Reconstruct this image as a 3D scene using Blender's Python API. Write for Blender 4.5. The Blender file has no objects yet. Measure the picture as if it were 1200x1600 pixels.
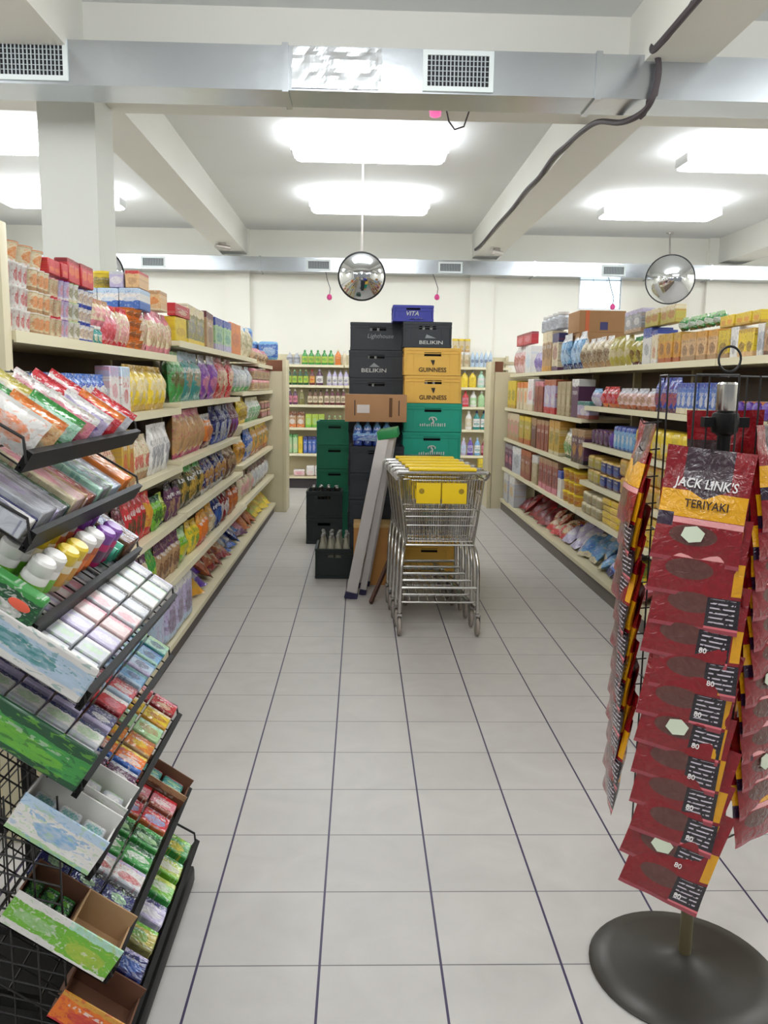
# Supermarket aisle: shelving full of groceries, stacked crates, trolleys,
# a sloping sweet rack on the left and a hanging-bag stand on the right.
import bpy, bmesh, math, random
from mathutils import Vector, Matrix, noise
PI = math.pi
S = bpy.context.scene
COL = S.collection
rnd = random.Random(7)

# ------------------------------------------------------------------ colours
PAL = dict(white=(232,230,226), cream=(222,208,172), tan=(176,138,96), khaki=(172,152,112), cardboard=(160,116,72),
 red=(196,34,44), darkred=(128,20,28), maroon=(88,22,36), redbrown=(146,70,54), rust=(176,84,44), orange=(222,118,40),
 brightorange=(236,112,20), orangecream=(220,176,122), amber=(214,150,44), gold=(202,160,52), yellow=(232,200,40),
 oliveyellow=(182,168,66), yellowgreen=(176,196,60), olive=(120,116,58), limegreen=(108,184,44), green=(52,146,62),
 palegreen=(166,208,150), mint=(170,220,196), darkgreen=(20,72,40), darkolive=(58,62,34), teal=(38,134,130), lightblue=(110,168,216),
 paleblue=(186,210,232), midblue=(52,98,184), blue=(38,64,164), navy=(26,30,92), violet=(82,44,150), purple=(120,58,158),
 lilac=(188,178,214), plum=(82,42,76), magenta=(176,30,96), pink=(220,130,146), palepink=(230,196,196), silver=(190,194,202),
 grey=(136,138,146), black=(22,20,24), brown=(98,58,36), pretzel=(196,146,86))
def lin(c):
    if isinstance(c, str): c = tuple(.87*v+.13*m for v, m in zip(PAL[c], (140,132,128)))  # veiling haze of the glow put into named colours, blended towards grey
    out = []
    for v in c:
        v = v/255.0
        out.append(v/12.92 if v <= .04045 else ((v+.055)/1.055)**2.4)
    return (out[0], out[1], out[2], 1.0)

# ------------------------------------------------------------------ materials
MATS = {}
def bsdf(name, col, rough=.5, metal=0, spec=.5, bump=0, bscale=40, vary=0, alpha=None, trans=0, emit=0, coat=0):
    if name in MATS: return MATS[name]
    m = bpy.data.materials.new(name); m.use_nodes = True
    nt = m.node_tree; b = nt.nodes['Principled BSDF']
    b.inputs['Base Color'].default_value = lin(col); b.inputs['Roughness'].default_value = rough
    b.inputs['Metallic'].default_value = metal; b.inputs['Specular IOR Level'].default_value = spec
    if coat: b.inputs['Coat Weight'].default_value = coat
    if trans: b.inputs['Transmission Weight'].default_value = trans
    if alpha is not None: b.inputs['Alpha'].default_value = alpha
    if emit:
        b.inputs['Emission Color'].default_value = lin(col); b.inputs['Emission Strength'].default_value = emit
    if bump or vary:
        tc = nt.nodes.new('ShaderNodeTexCoord'); n = nt.nodes.new('ShaderNodeTexNoise')
        n.inputs['Scale'].default_value = bscale; n.inputs['Detail'].default_value = 4
        nt.links.new(tc.outputs['Object'], n.inputs['Vector'])
        if bump:
            bp = nt.nodes.new('ShaderNodeBump'); bp.inputs['Strength'].default_value = bump; bp.inputs['Distance'].default_value = .01
            nt.links.new(n.outputs['Fac'], bp.inputs['Height']); nt.links.new(bp.outputs['Normal'], b.inputs['Normal'])
        if vary:
            mx = nt.nodes.new('ShaderNodeMix'); mx.data_type = 'RGBA'; mx.blend_type = 'MULTIPLY'
            mx.inputs[0].default_value = 1
            mx.inputs[6].default_value = lin(col)
            rp = nt.nodes.new('ShaderNodeMapRange'); rp.inputs[3].default_value = 1-vary; rp.inputs[4].default_value = 1+vary*.6
            nt.links.new(n.outputs['Fac'], rp.inputs[0]); nt.links.new(rp.outputs[0], mx.inputs[7])
            nt.links.new(mx.outputs[2], b.inputs['Base Color'])
    MATS[name] = m
    return m

def print_group():
    """Printed packaging: top and bottom colour bands, a picture patch, and rows of small marks, in the object's own 0..1 box."""
    g = bpy.data.node_groups.new('package_print', 'ShaderNodeTree')
    I = g.interface
    def inp(n, t, d):
        s = I.new_socket(n, in_out='INPUT', socket_type=t); s.default_value = d; return s
    for n in ('Base', 'Top', 'Picture', 'Bottom', 'Marks'): inp(n, 'NodeSocketColor', (1, 1, 1, 1))
    for n, d in (('TopEdge', .75), ('BottomEdge', .12), ('PicV', .42), ('PicRU', .36), ('PicRV', .22), ('MarkV', .66), ('MarkAmt', .5), ('Flat', 0), ('Seed', 0)): inp(n, 'NodeSocketFloat', d)
    I.new_socket('Color', in_out='OUTPUT', socket_type='NodeSocketColor')
    N, L = g.nodes, g.links
    gi = N.new('NodeGroupInput'); go = N.new('NodeGroupOutput')
    def M(op, a, b=None, c=None):
        n = N.new('ShaderNodeMath'); n.operation = op
        for i, v in enumerate((a, b, c)):
            if v is None: continue
            if isinstance(v, (int, float)): n.inputs[i].default_value = v
            else: L.new(v, n.inputs[i])
        return n.outputs[0]
    def mix(f, a, b, blend='MIX'):
        n = N.new('ShaderNodeMix'); n.data_type = 'RGBA'; n.blend_type = blend
        if isinstance(f, (int, float)): n.inputs[0].default_value = f
        else: L.new(f, n.inputs[0])
        for k, v in ((6, a), (7, b)):
            if isinstance(v, tuple): n.inputs[k].default_value = v
            else: L.new(v, n.inputs[k])
        return n.outputs[2]
    tc = N.new('ShaderNodeTexCoord'); sp = N.new('ShaderNodeSeparateXYZ'); L.new(tc.outputs['Generated'], sp.inputs[0])
    u = sp.outputs[0]
    f = N.new('ShaderNodeMix'); L.new(gi.outputs['Flat'], f.inputs[0]); L.new(sp.outputs[2], f.inputs[2]); L.new(sp.outputs[1], f.inputs[3])
    v = f.outputs[0]
    cv = N.new('ShaderNodeCombineXYZ'); L.new(u, cv.inputs[0]); L.new(v, cv.inputs[1]); L.new(gi.outputs['Seed'], cv.inputs[2])
    nz = N.new('ShaderNodeTexNoise'); nz.inputs['Scale'].default_value = 5; nz.inputs['Detail'].default_value = 4; L.new(cv.outputs[0], nz.inputs['Vector'])
    n1 = M('SUBTRACT', nz.outputs['Fac'], .5)
    nf = N.new('ShaderNodeTexVoronoi'); nf.inputs['Scale'].default_value = 11; L.new(cv.outputs[0], nf.inputs['Vector'])
    topm = M('GREATER_THAN', M('ADD', v, M('MULTIPLY', n1, .22)), gi.outputs['TopEdge'])
    botm = M('LESS_THAN', M('ADD', v, M('MULTIPLY', n1, .16)), gi.outputs['BottomEdge'])
    du = M('DIVIDE', M('SUBTRACT', u, .5), gi.outputs['PicRU']); dv = M('DIVIDE', M('SUBTRACT', v, gi.outputs['PicV']), gi.outputs['PicRV'])
    dd = M('ADD', M('ADD', M('MULTIPLY', du, du), M('MULTIPLY', dv, dv)), M('MULTIPLY', n1, 1.6))
    picm = M('LESS_THAN', dd, 1.0)
    food = mix(M('MULTIPLY', nf.outputs['Distance'], 1.1), gi.outputs['Picture'], mix(.6, gi.outputs['Picture'], gi.outputs['Base']))
    c = mix(topm, gi.outputs['Base'], gi.outputs['Top'])
    c = mix(botm, c, gi.outputs['Bottom'])
    c = mix(picm, c, food)
    n2 = N.new('ShaderNodeTexNoise'); n2.inputs['Scale'].default_value = 9; n2.inputs['Detail'].default_value = 5; n2.inputs['Distortion'].default_value = .8; L.new(cv.outputs[0], n2.inputs['Vector'])
    sp1 = M('GREATER_THAN', n2.outputs['Fac'], .60); sp2 = M('LESS_THAN', n2.outputs['Fac'], .40)
    c = mix(M('MULTIPLY', sp1, .55), c, gi.outputs['Bottom']); c = mix(M('MULTIPLY', sp2, .5), c, gi.outputs['Picture'])
    # rows of small marks
    band = M('LESS_THAN', M('ABSOLUTE', M('SUBTRACT', v, gi.outputs['MarkV'])), .05)
    cols = M('GREATER_THAN', M('SINE', M('ADD', M('MULTIPLY', u, 46), M('MULTIPLY', n1, 26))), -.1)
    wid = M('LESS_THAN', M('ABSOLUTE', M('SUBTRACT', u, .5)), .36)
    c = mix(M('MULTIPLY', M('MULTIPLY', band, cols), M('MULTIPLY', wid, gi.outputs['MarkAmt'])), c, gi.outputs['Marks'])
    # printing wear and per-item tone
    oi = N.new('ShaderNodeObjectInfo')
    tone = M('ADD', .84, M('ADD', M('MULTIPLY', oi.outputs['Random'], .16), M('MULTIPLY', n1, .35)))
    tv = N.new('ShaderNodeCombineXYZ')
    for k in range(3): L.new(tone, tv.inputs[k])
    c = mix(1.0, c, tv.outputs[0], 'MULTIPLY')
    L.new(c, go.inputs[0])
    return g
PG = print_group()
def package(style, rough=.4, flat=0, **o):
    key = ('pk',)+tuple(style)+(rough, flat)+tuple(sorted(o.items()))
    if key in MATS: return MATS[key]
    m = bpy.data.materials.new('print_'+'_'.join(str(x) for x in style[:2])); m.use_nodes = True
    nt = m.node_tree; b = nt.nodes['Principled BSDF']; b.inputs['Roughness'].default_value = rough
    gn = nt.nodes.new('ShaderNodeGroup'); gn.node_tree = PG
    base, top, pic, bot = style[:4]
    for k, v in (('Base', base), ('Top', top), ('Picture', pic), ('Bottom', bot)): gn.inputs[k].default_value = lin(v)
    lum = sum(PAL[base]) if isinstance(base, str) else sum(base)
    gn.inputs['Marks'].default_value = lin('white') if lum < 420 else lin(pic)
    if len(style) > 4: o = dict(o, **dict(style[4]))
    r = random.Random(str(style))
    gn.inputs['MarkAmt'].default_value = o.get('ma', r.choice((0, .35, .7)))
    if rough < .3:
        tcb = nt.nodes.new('ShaderNodeTexCoord'); nb = nt.nodes.new('ShaderNodeTexNoise'); nb.inputs['Scale'].default_value = 26; nb.inputs['Detail'].default_value = 2; nb.inputs['Distortion'].default_value = 1.2
        bp = nt.nodes.new('ShaderNodeBump'); bp.inputs['Strength'].default_value = .5; bp.inputs['Distance'].default_value = .012
        nt.links.new(tcb.outputs['Object'], nb.inputs['Vector']); nt.links.new(nb.outputs['Fac'], bp.inputs['Height']); nt.links.new(bp.outputs['Normal'], b.inputs['Normal'])
    gn.inputs['Flat'].default_value = flat; gn.inputs['Seed'].default_value = r.uniform(0, 60)
    gn.inputs['TopEdge'].default_value = o.get('top', r.uniform(.72, .86)); gn.inputs['BottomEdge'].default_value = o.get('bot', r.uniform(.1, .22))
    gn.inputs['PicV'].default_value = o.get('pv', r.uniform(.34, .5)); gn.inputs['PicRU'].default_value = o.get('ru', r.uniform(.26, .42))
    gn.inputs['PicRV'].default_value = o.get('rv', r.uniform(.15, .26)); gn.inputs['MarkV'].default_value = o.get('mv', r.uniform(.6, .72))
    nt.links.new(gn.outputs[0], b.inputs['Base Color'])
    MATS[key] = m
    return m

M_shelf = bsdf('cream_shelf_enamel', (206,196,164), .42, vary=.05, bscale=6)
M_shelf_dark = bsdf('gondola_back_board', (112,96,84), .7, vary=.1, bscale=5)
M_kick = bsdf('dark_kick_plate', (84,74,66), .6, vary=.1, bscale=8)
M_kick_r = bsdf('grey_brown_kick_plate', (104,96,88), .6, vary=.1, bscale=8)
M_rail = bsdf('price_rail_plastic', (220,212,182), .35)
M_chrome = bsdf('chrome_wire', (196,194,190), .22, metal=1)
M_alu = bsdf('brushed_aluminium', (198,192,188), .42, metal=.75, vary=.1, bscale=14)
M_blackmetal = bsdf('black_painted_steel', (4,3,3), .5, spec=.25)
M_wireblack = bsdf('black_wire', (22,20,20), .4)
M_wheel = bsdf('grey_rubber_wheel', (150,140,132), .6)
M_yellow = bsdf('yellow_plastic', (232,196,16), .38)
M_duct = bsdf('galvanised_duct', (188,193,198), .25, metal=.9, bump=.16, bscale=6, vary=.05)
M_grille = bsdf('white_grille_frame', (218,226,226), .45)
M_shade_fill = bsdf('dark_crate_inside', (24,20,20), .6)
M_dark = bsdf('dark_opening', (40,40,44), .8)
M_paint = bsdf('cream_wall_paint', (243,241,231), .75, vary=.05, bscale=1.3)
M_ceil = bsdf('ceiling_paint', (230,232,231), .85, vary=.05, bscale=.9)
M_beam = bsdf('beam_paint', (228,227,220), .8, vary=.06, bscale=1.1)
M_mirror = bsdf('convex_mirror_glass', (214,216,218), .04, metal=1)
M_rubber = bsdf('black_rubber', (24,24,26), .6)
M_pink = bsdf('pink_plastic', (206,60,130), .35)
M_cable = bsdf('grey_cable', (92,88,92), .6)
M_lamp = bsdf('fluorescent_diffuser', (247,251,255), .5, emit=15.0)
M_fix = bsdf('white_fixture_body', (232,234,236), .5)
M_glassblock = bsdf('daylit_glass_block', (214,236,248), .2, emit=1.5)
M_whitepl = bsdf('white_plastic', (236,236,234), .35)

# ------------------------------------------------------------------ mesh building
class MB:
    def __init__(s): s.v = []; s.f = []
    def add(s, vs, fs):
        o = len(s.v); s.v += [tuple(p) for p in vs]; s.f += [tuple(i+o for i in f) for f in fs]; return s
    def box(s, x0, x1, y0, y1, z0, z1):
        return s.add([(x0,y0,z0),(x1,y0,z0),(x1,y1,z0),(x0,y1,z0),(x0,y0,z1),(x1,y0,z1),(x1,y1,z1),(x0,y1,z1)],
                     [(3,2,1,0),(4,5,6,7),(0,1,5,4),(1,2,6,5),(2,3,7,6),(3,0,4,7)])
    def bar(s, p, q, w, h, up=(0,0,1)):
        """a rectangular bar from p to q, w wide and h thick"""
        p, q = Vector(p), Vector(q); d = (q-p).normalized(); up = Vector(up)
        a = d.cross(up)
        if a.length < 1e-4: a = d.cross(Vector((1,0,0)))
        a.normalize(); b = a.cross(d).normalized(); a *= w/2; b *= h/2
        vs = [p-a-b, p+a-b, p+a+b, p-a+b, q-a-b, q+a-b, q+a+b, q-a+b]
        return s.add(vs, [(3,2,1,0),(4,5,6,7),(0,1,5,4),(1,2,6,5),(2,3,7,6),(3,0,4,7)])
    def tube(s, pts, r, n=8, closed=False):
        pts = [Vector(p) for p in pts]; m = len(pts)
        rs = r if isinstance(r, (list, tuple)) else [r]*m
        o = len(s.v); prev = None
        for i, p in enumerate(pts):
            if closed: t = pts[(i+1) % m]-pts[i-1]
            else: t = pts[min(i+1, m-1)]-pts[max(i-1, 0)]
            t.normalize()
            if prev is None:
                a = t.cross(Vector((0,0,1)))
                if a.length < 1e-3: a = t.cross(Vector((0,1,0)))
            else: a = prev-t*prev.dot(t)
            a.normalize(); prev = a.copy(); b = t.cross(a)
            for k in range(n):
                an = 2*PI*k/n; s.v.append(tuple(p+(a*math.cos(an)+b*math.sin(an))*rs[i]))
        for i in range(m if closed else m-1):
            j = (i+1) % m
            for k in range(n):
                k2 = (k+1) % n
                s.f.append((o+i*n+k, o+i*n+k2, o+j*n+k2, o+j*n+k))
        if not closed:
            s.f.append(tuple(o+k for k in reversed(range(n)))); s.f.append(tuple(o+(m-1)*n+k for k in range(n)))
        return s
    def lathe(s, prof, n=20, c=(0,0,0), sy=1.0, cap=True):
        o = len(s.v)
        for r, z in prof:
            for k in range(n):
                a = 2*PI*k/n; s.v.append((c[0]+r*math.cos(a), c[1]+r*math.sin(a)*sy, c[2]+z))
        for i in range(len(prof)-1):
            for k in range(n):
                k2 = (k+1) % n; s.f.append((o+i*n+k, o+i*n+k2, o+(i+1)*n+k2, o+(i+1)*n+k))
        if cap:
            s.f.append(tuple(o+k for k in reversed(range(n)))); s.f.append(tuple(o+(len(prof)-1)*n+k for k in range(n)))
        return s
    def mesh(s, name, bevel=0, smooth=True, seg=2):
        me = bpy.data.meshes.new(name); me.from_pydata(s.v, [], s.f)
        if bevel:
            bm = bmesh.new(); bm.from_mesh(me)
            bmesh.ops.bevel(bm, geom=list(bm.edges), offset=bevel, segments=seg, affect='EDGES', profile=.6, clamp_overlap=True)
            bm.to_mesh(me); bm.free()
        if smooth:
            me.polygons.foreach_set('use_smooth', [True]*len(me.polygons))
            me.set_sharp_from_angle(angle=math.radians(38))
        me.update()
        return me
    def build(s, name, mat, parent=None, bevel=0, smooth=True):
        return link(s.mesh(name, bevel, smooth), name, mat, parent)

def link(me, name, mat, parent=None):
    if mat is not None and not me.materials: me.materials.append(mat)
    o = bpy.data.objects.new(name, me); COL.objects.link(o)
    if mat is not None and me.materials[0] is not mat:
        o.material_slots[0].link = 'OBJECT'; o.material_slots[0].material = mat
    if parent is not None: o.parent = parent
    return o
def tag(o, label, cat, group=None):
    o['label'] = label; o['category'] = cat
    if group: o['group'] = group
    return o
def struct(o): o['kind'] = 'structure'; return o
def root(name, label, cat, loc=(0,0,0), rz=0, group=None, rot=None):
    o = bpy.data.objects.new(name, None); COL.objects.link(o); o.empty_display_size = .05
    o.location = loc; o.rotation_euler = rot if rot else (0, 0, rz)
    return tag(o, label, cat, group)
def copy_tree(o, loc=None, rot=None, label=None, group=None):
    c = o.copy(); COL.objects.link(c)
    for ch in o.children:
        d = ch.copy(); COL.objects.link(d); d.parent = c
        for g in ch.children:
            e = g.copy(); COL.objects.link(e); e.parent = d
    if loc is not None: c.location = loc
    if rot is not None: c.rotation_euler = rot
    if label: c['label'] = label
    if group: c['group'] = group
    return c
def text(body, size, mat, parent, loc, rot, name='lettering', shear=0, width=None, depth=.0004):
    cu = bpy.data.curves.new(name, 'FONT'); cu.body = body; cu.size = size; cu.align_x = 'CENTER'; cu.align_y = 'CENTER'
    cu.extrude = depth; cu.shear = shear; cu.offset = size*.012; cu.resolution_u = 3
    tmp = bpy.data.objects.new(name, cu)
    me = bpy.data.meshes.new_from_object(tmp); bpy.data.objects.remove(tmp)
    o = link(me, name, mat, parent); o.location = loc; o.rotation_euler = rot
    if width:
        xs = [v.co.x for v in me.vertices]; o.scale.x = width/max(max(xs)-min(xs), 1e-4)
    return o
FACE = (PI/2, 0, 0)      # lettering upright on a -Y face

# ------------------------------------------------------------------ product meshes (shared)
CACHE = {}
def cached(fn):
    def g(*a):
        k = (fn.__name__,)+a
        if k not in CACHE: CACHE[k] = fn(*a)
        return CACHE[k]
    return g
q = lambda v: round(v, 3)
@cached
def m_carton(w, d, h):
    return MB().box(-w/2, w/2, -d/2, d/2, 0, h).mesh('carton', min(.004, w*.06, h*.06), True, 1)
@cached
def m_pouch(w, h, d, seed):
    """filled film bag: crimped top and bottom, puffed middle, creases"""
    r = random.Random(seed); nx, nz = 8, 12; mb = MB(); idx = {}
    for side in (-1, 1):
        for j in range(nz+1):
            v = j/nz
            for i in range(nx+1):
                u = i/nx
                edge = i in (0, nx) or j in (0, nz)
                if edge and side == 1: idx[(side, i, j)] = idx[(-1, i, j)]; continue
                fu = 1-abs(2*u-1)**2.6; fv = max(0, math.sin(PI*min(1, max(0, (v-.05)/.86))))**.55 if .05 < v < .91 else 0
                nn = noise.noise(Vector((u*4+seed*7.3, v*4, side*3)))
                t = d/2*fu*fv*(1+.3*nn)+.0015*(not edge)
                waist = 1-.05*math.sin(PI*v)*(1+nn)
                idx[(side, i, j)] = len(mb.v)
                mb.v.append(((u-.5)*w*waist+.004*nn, side*t+.006*math.sin(u*17+seed)*(v > .9 or v < .06), v*h+.004*nn*(j not in (0, nz))))
    for side in (-1, 1):
        for j in range(nz):
            for i in range(nx):
                f = (idx[(side,i,j)], idx[(side,i+1,j)], idx[(side,i+1,j+1)], idx[(side,i,j+1)])
                mb.f.append(f if side == -1 else f[::-1])
    return mb.mesh('pouch')
@cached
def m_softpack(w, d, h):
    mb = MB().box(-w/2, w/2, -d/2, d/2, 0, h)
    return mb.mesh('softpack', min(w, d, h)*.24, True, 3)
@cached
def m_cup(r, h): return MB().lathe([(r*.72,0),(r*.76,h*.05),(r*.95,h*.9),(r,h*.92),(r,h*.96)], 16).mesh('cup')
@cached
def m_lid(r, h): return MB().lathe([(r*1.02,h*.955),(r*1.03,h*.99),(r*.9,h*1.0),(r*.3,h*1.0)], 16).mesh('lid')
@cached
def m_tub(r, h): return MB().lathe([(r*.86,0),(r*.9,h*.04),(r*.97,h*.82),(r*.97,h*.84)], 18).mesh('tub')
@cached
def m_tublid(r, h): return MB().lathe([(r,h*.82),(r*1.02,h*.84),(r*1.02,h*.96),(r*.95,h*.99),(r*.4,h*.99)], 18).mesh('tub_lid')
@cached
def m_jar(r, h): return MB().lathe([(r*.9,0),(r,h*.05),(r,h*.66),(r*.72,h*.8),(r*.7,h*.84)], 16).mesh('jar')
@cached
def m_jarcap(r, h): return MB().lathe([(r*.8,h*.83),(r*.82,h*.85),(r*.82,h*.98),(r*.7,h*1.0)], 16).mesh('jar_cap')
@cached
def m_roll(r, l):
    mb = MB(); n = 12
    pr = [(.25,0),(.95,.05),(1,.08),(1,.92),(.95,.95),(.25,1)]
    o = 0
    for rr, t in pr:
        for k in range(n):
            a = 2*PI*k/n; mb.v.append((r*rr*math.cos(a), -l/2+l*t, r+r*rr*math.sin(a)))
    for i in range(len(pr)-1):
        for k in range(n): mb.f.append((i*n+k, (i+1)*n+k, (i+1)*n+(k+1) % n, i*n+(k+1) % n))
    mb.f.append(tuple(range(n))); mb.f.append(tuple((len(pr)-1)*n+k for k in reversed(range(n))))
    return mb.mesh('roll')
@cached
def m_bottle(w, h):
    r = w/2
    return MB().lathe([(r*.86,0),(r*.98,h*.03),(r,h*.1),(r*.96,h*.34),(r,h*.5),(r*.86,h*.64),(r*.5,h*.76),(r*.3,h*.83),(r*.28,h*.88)], 16, sy=.66).mesh('bottle')
@cached
def m_bottlecap(w, h):
    r = w/2
    return MB().lathe([(r*.36,h*.86),(r*.4,h*.88),(r*.38,h*.93),(r*.2,h*.95),(r*.18,h*.99),(r*.1,h*1.0)], 12, sy=.8).mesh('bottle_cap')
@cached
def m_bottlelabel(w, h):
    r = w/2*1.012
    return MB().lathe([(r*.985,h*.14),(r*.965,h*.34),(r*1.0,h*.5),(r*.97,h*.56)], 16, sy=.67, cap=False).mesh('bottle_label')

def product(kind, name, cat, style, w, h, dmax, label, group, loc, rz, seed):
    """one item of the shelf, standing with its front towards local -Y"""
    tilt = 0
    if kind == 'carton':
        d = min(dmax, max(.05, h*.6)); w = dict(style[4]).get('w', w) if len(style) > 4 else w; o = link(m_carton(q(w*.95), q(d), q(h*.99)), name, package(style, .42))
    elif kind == 'pouch':
        d = min(.10, w*.5+.015); o = link(m_pouch(q(w*.98), q(h), q(d), seed % 3), name, package(style, .24)); tilt = rnd.uniform(-.02, .1)
    elif kind == 'softpack':
        d = .14; o = link(m_softpack(q(w*.97), q(d), q(h*.98)), name, package(style, .35))
    elif kind == 'pack':
        d = .16; o = link(m_softpack(q(w*.96), q(d), q(h*.985)), name, package(style, .3))
    elif kind == 'lying':
        d = .09; o = link(m_pouch(q(max(w*1.5, .19)), q(min(.30, h*1.05)), q(d), seed % 3), name, package(style, .24)); tilt = .55
    elif kind == 'roll':
        r = min(w, h)*.49; d = .2; o = link(m_roll(q(r), .2), name, package(style, .25, 1))
    else:
        o = root(name, label, cat)
        base, top, pic, bot = style[:4]
        if kind in ('cup',):
            r = min(w*.5, .06); d = 2*r
            link(m_cup(q(r), q(h*.99)), 'cup_body', package((base, base, pic, bot), .4, pv=.5, rv=.3), o)
            link(m_lid(q(r), q(h*.99)), 'lid', bsdf('lid_'+top, top, .3), o)
        elif kind == 'tub':
            r = min(w*.49, .085); d = 2*r
            link(m_tub(q(r), q(h*.99)), 'tub_body', package((base, base, pic, bot), .4), o)
            link(m_tublid(q(r), q(h*.99)), 'lid', bsdf('lid_'+top, top, .35), o)
        elif kind == 'jar':
            r = min(w*.48, .07); d = 2*r
            link(m_jar(q(r), q(h*.99)), 'jar_body', package((base, base, pic, bot), .25), o)
            link(m_jarcap(q(r), q(h*.99)), 'cap', bsdf('lid_'+top, top, .35), o)
        else:  # dish
            d = w*.66
            link(m_bottle(q(w*.94), q(h*.98)), 'bottle_body', bsdf('bottle_'+base, base, .22, coat=.3), o)
            link(m_bottlelabel(q(w*.94), q(h*.98)), 'label', package((pic, pic, bot, pic), .4), o)
            link(m_bottlecap(q(w*.94), q(h*.98)), 'cap', bsdf('cap_'+top, top, .35), o)
    tag(o, label, cat, group)
    return o, d, tilt

SHELVES = {
    'L11': ('L', -1.1, 1.705, 9, 'top shelf, near end of left shelving'),
    'L21': ('L', -1.08, 1.795, 9, 'top shelf, middle of left shelving'),
    'L31': ('L', -1.06, 1.755, 9, 'top shelf, far end of left shelving'),
    'L12': ('L', -1.08, 1.4, 1.67, 'second shelf, near end of left shelving'),
    'L22': ('L', -1.08, 1.43, 1.76, 'second shelf, middle of left shelving'),
    'L32': ('L', -1.06, 1.475, 1.72, 'second shelf, far end of left shelving'),
    'L13': ('L', -1.08, 1.055, 1.36, 'third shelf, near end of left shelving'),
    'L23': ('L', -1.08, 1.08, 1.39, 'third shelf, middle of left shelving'),
    'L33': ('L', -1.06, 1.175, 1.44, 'third shelf, far end of left shelving'),
    'L14': ('L', -1.06, 0.76, 1.02, 'fourth shelf, near end of left shelving'),
    'L24': ('L', -1.06, 0.765, 1.045, 'fourth shelf, middle of left shelving'),
    'L34': ('L', -1.06, 0.815, 1.14, 'fourth shelf, far end of left shelving'),
    'L15': ('L', -1.03, 0.47, 0.73, 'fifth shelf, near end of left shelving'),
    'L25': ('L', -1.03, 0.47, 0.735, 'fifth shelf, middle of left shelving'),
    'L35': ('L', -1.05, 0.47, 0.785, 'fifth shelf, far end of left shelving'),
    'L16': ('L', -1.02, 0.125, 0.44, 'near end of left shelving'),
    'L26': ('L', -1.02, 0.125, 0.44, 'left shelving'),
    'R1': ('R', 1.88, 1.715, 9, 'top shelf of right shelving'),
    'RF2': ('R', 1.83, 1.3, 1.68, 'second shelf, far half of right shelving'),
    'RF3': ('R', 1.83, 0.92, 1.27, 'third shelf, far half of right shelving'),
    'R5': ('R', 1.82, 0.545, 0.89, 'lowest raised shelf of right shelving'),
    'R6': ('R', 1.8, 0.14, 0.51, 'bottom deck of right shelving'),
    'RN2': ('R', 1.85, 1.41, 1.68, 'second shelf, near half of right shelving'),
    'RN3': ('R', 1.85, 1.11, 1.38, 'third shelf, near half of right shelving'),
    'RN4': ('R', 1.84, 0.8, 1.08, 'fourth shelf, near half of right shelving'),
    'B1': ('B', 12.52, 1.84, 9, 'top shelf of back shelving'),
    'B2': ('B', 12.52, 1.54, 1.81, 'second shelf of back shelving'),
    'B3': ('B', 12.52, 1.25, 1.51, 'third shelf of back shelving'),
    'B4': ('B', 12.52, 0.91, 1.22, 'fourth shelf of back shelving'),
    'B5': ('B', 12.52, 0.52, 0.88, 'fifth shelf of back shelving'),
    'B6': ('B', 12.45, 0.18, 0.49, 'bottom deck of back shelving'),
}
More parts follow.
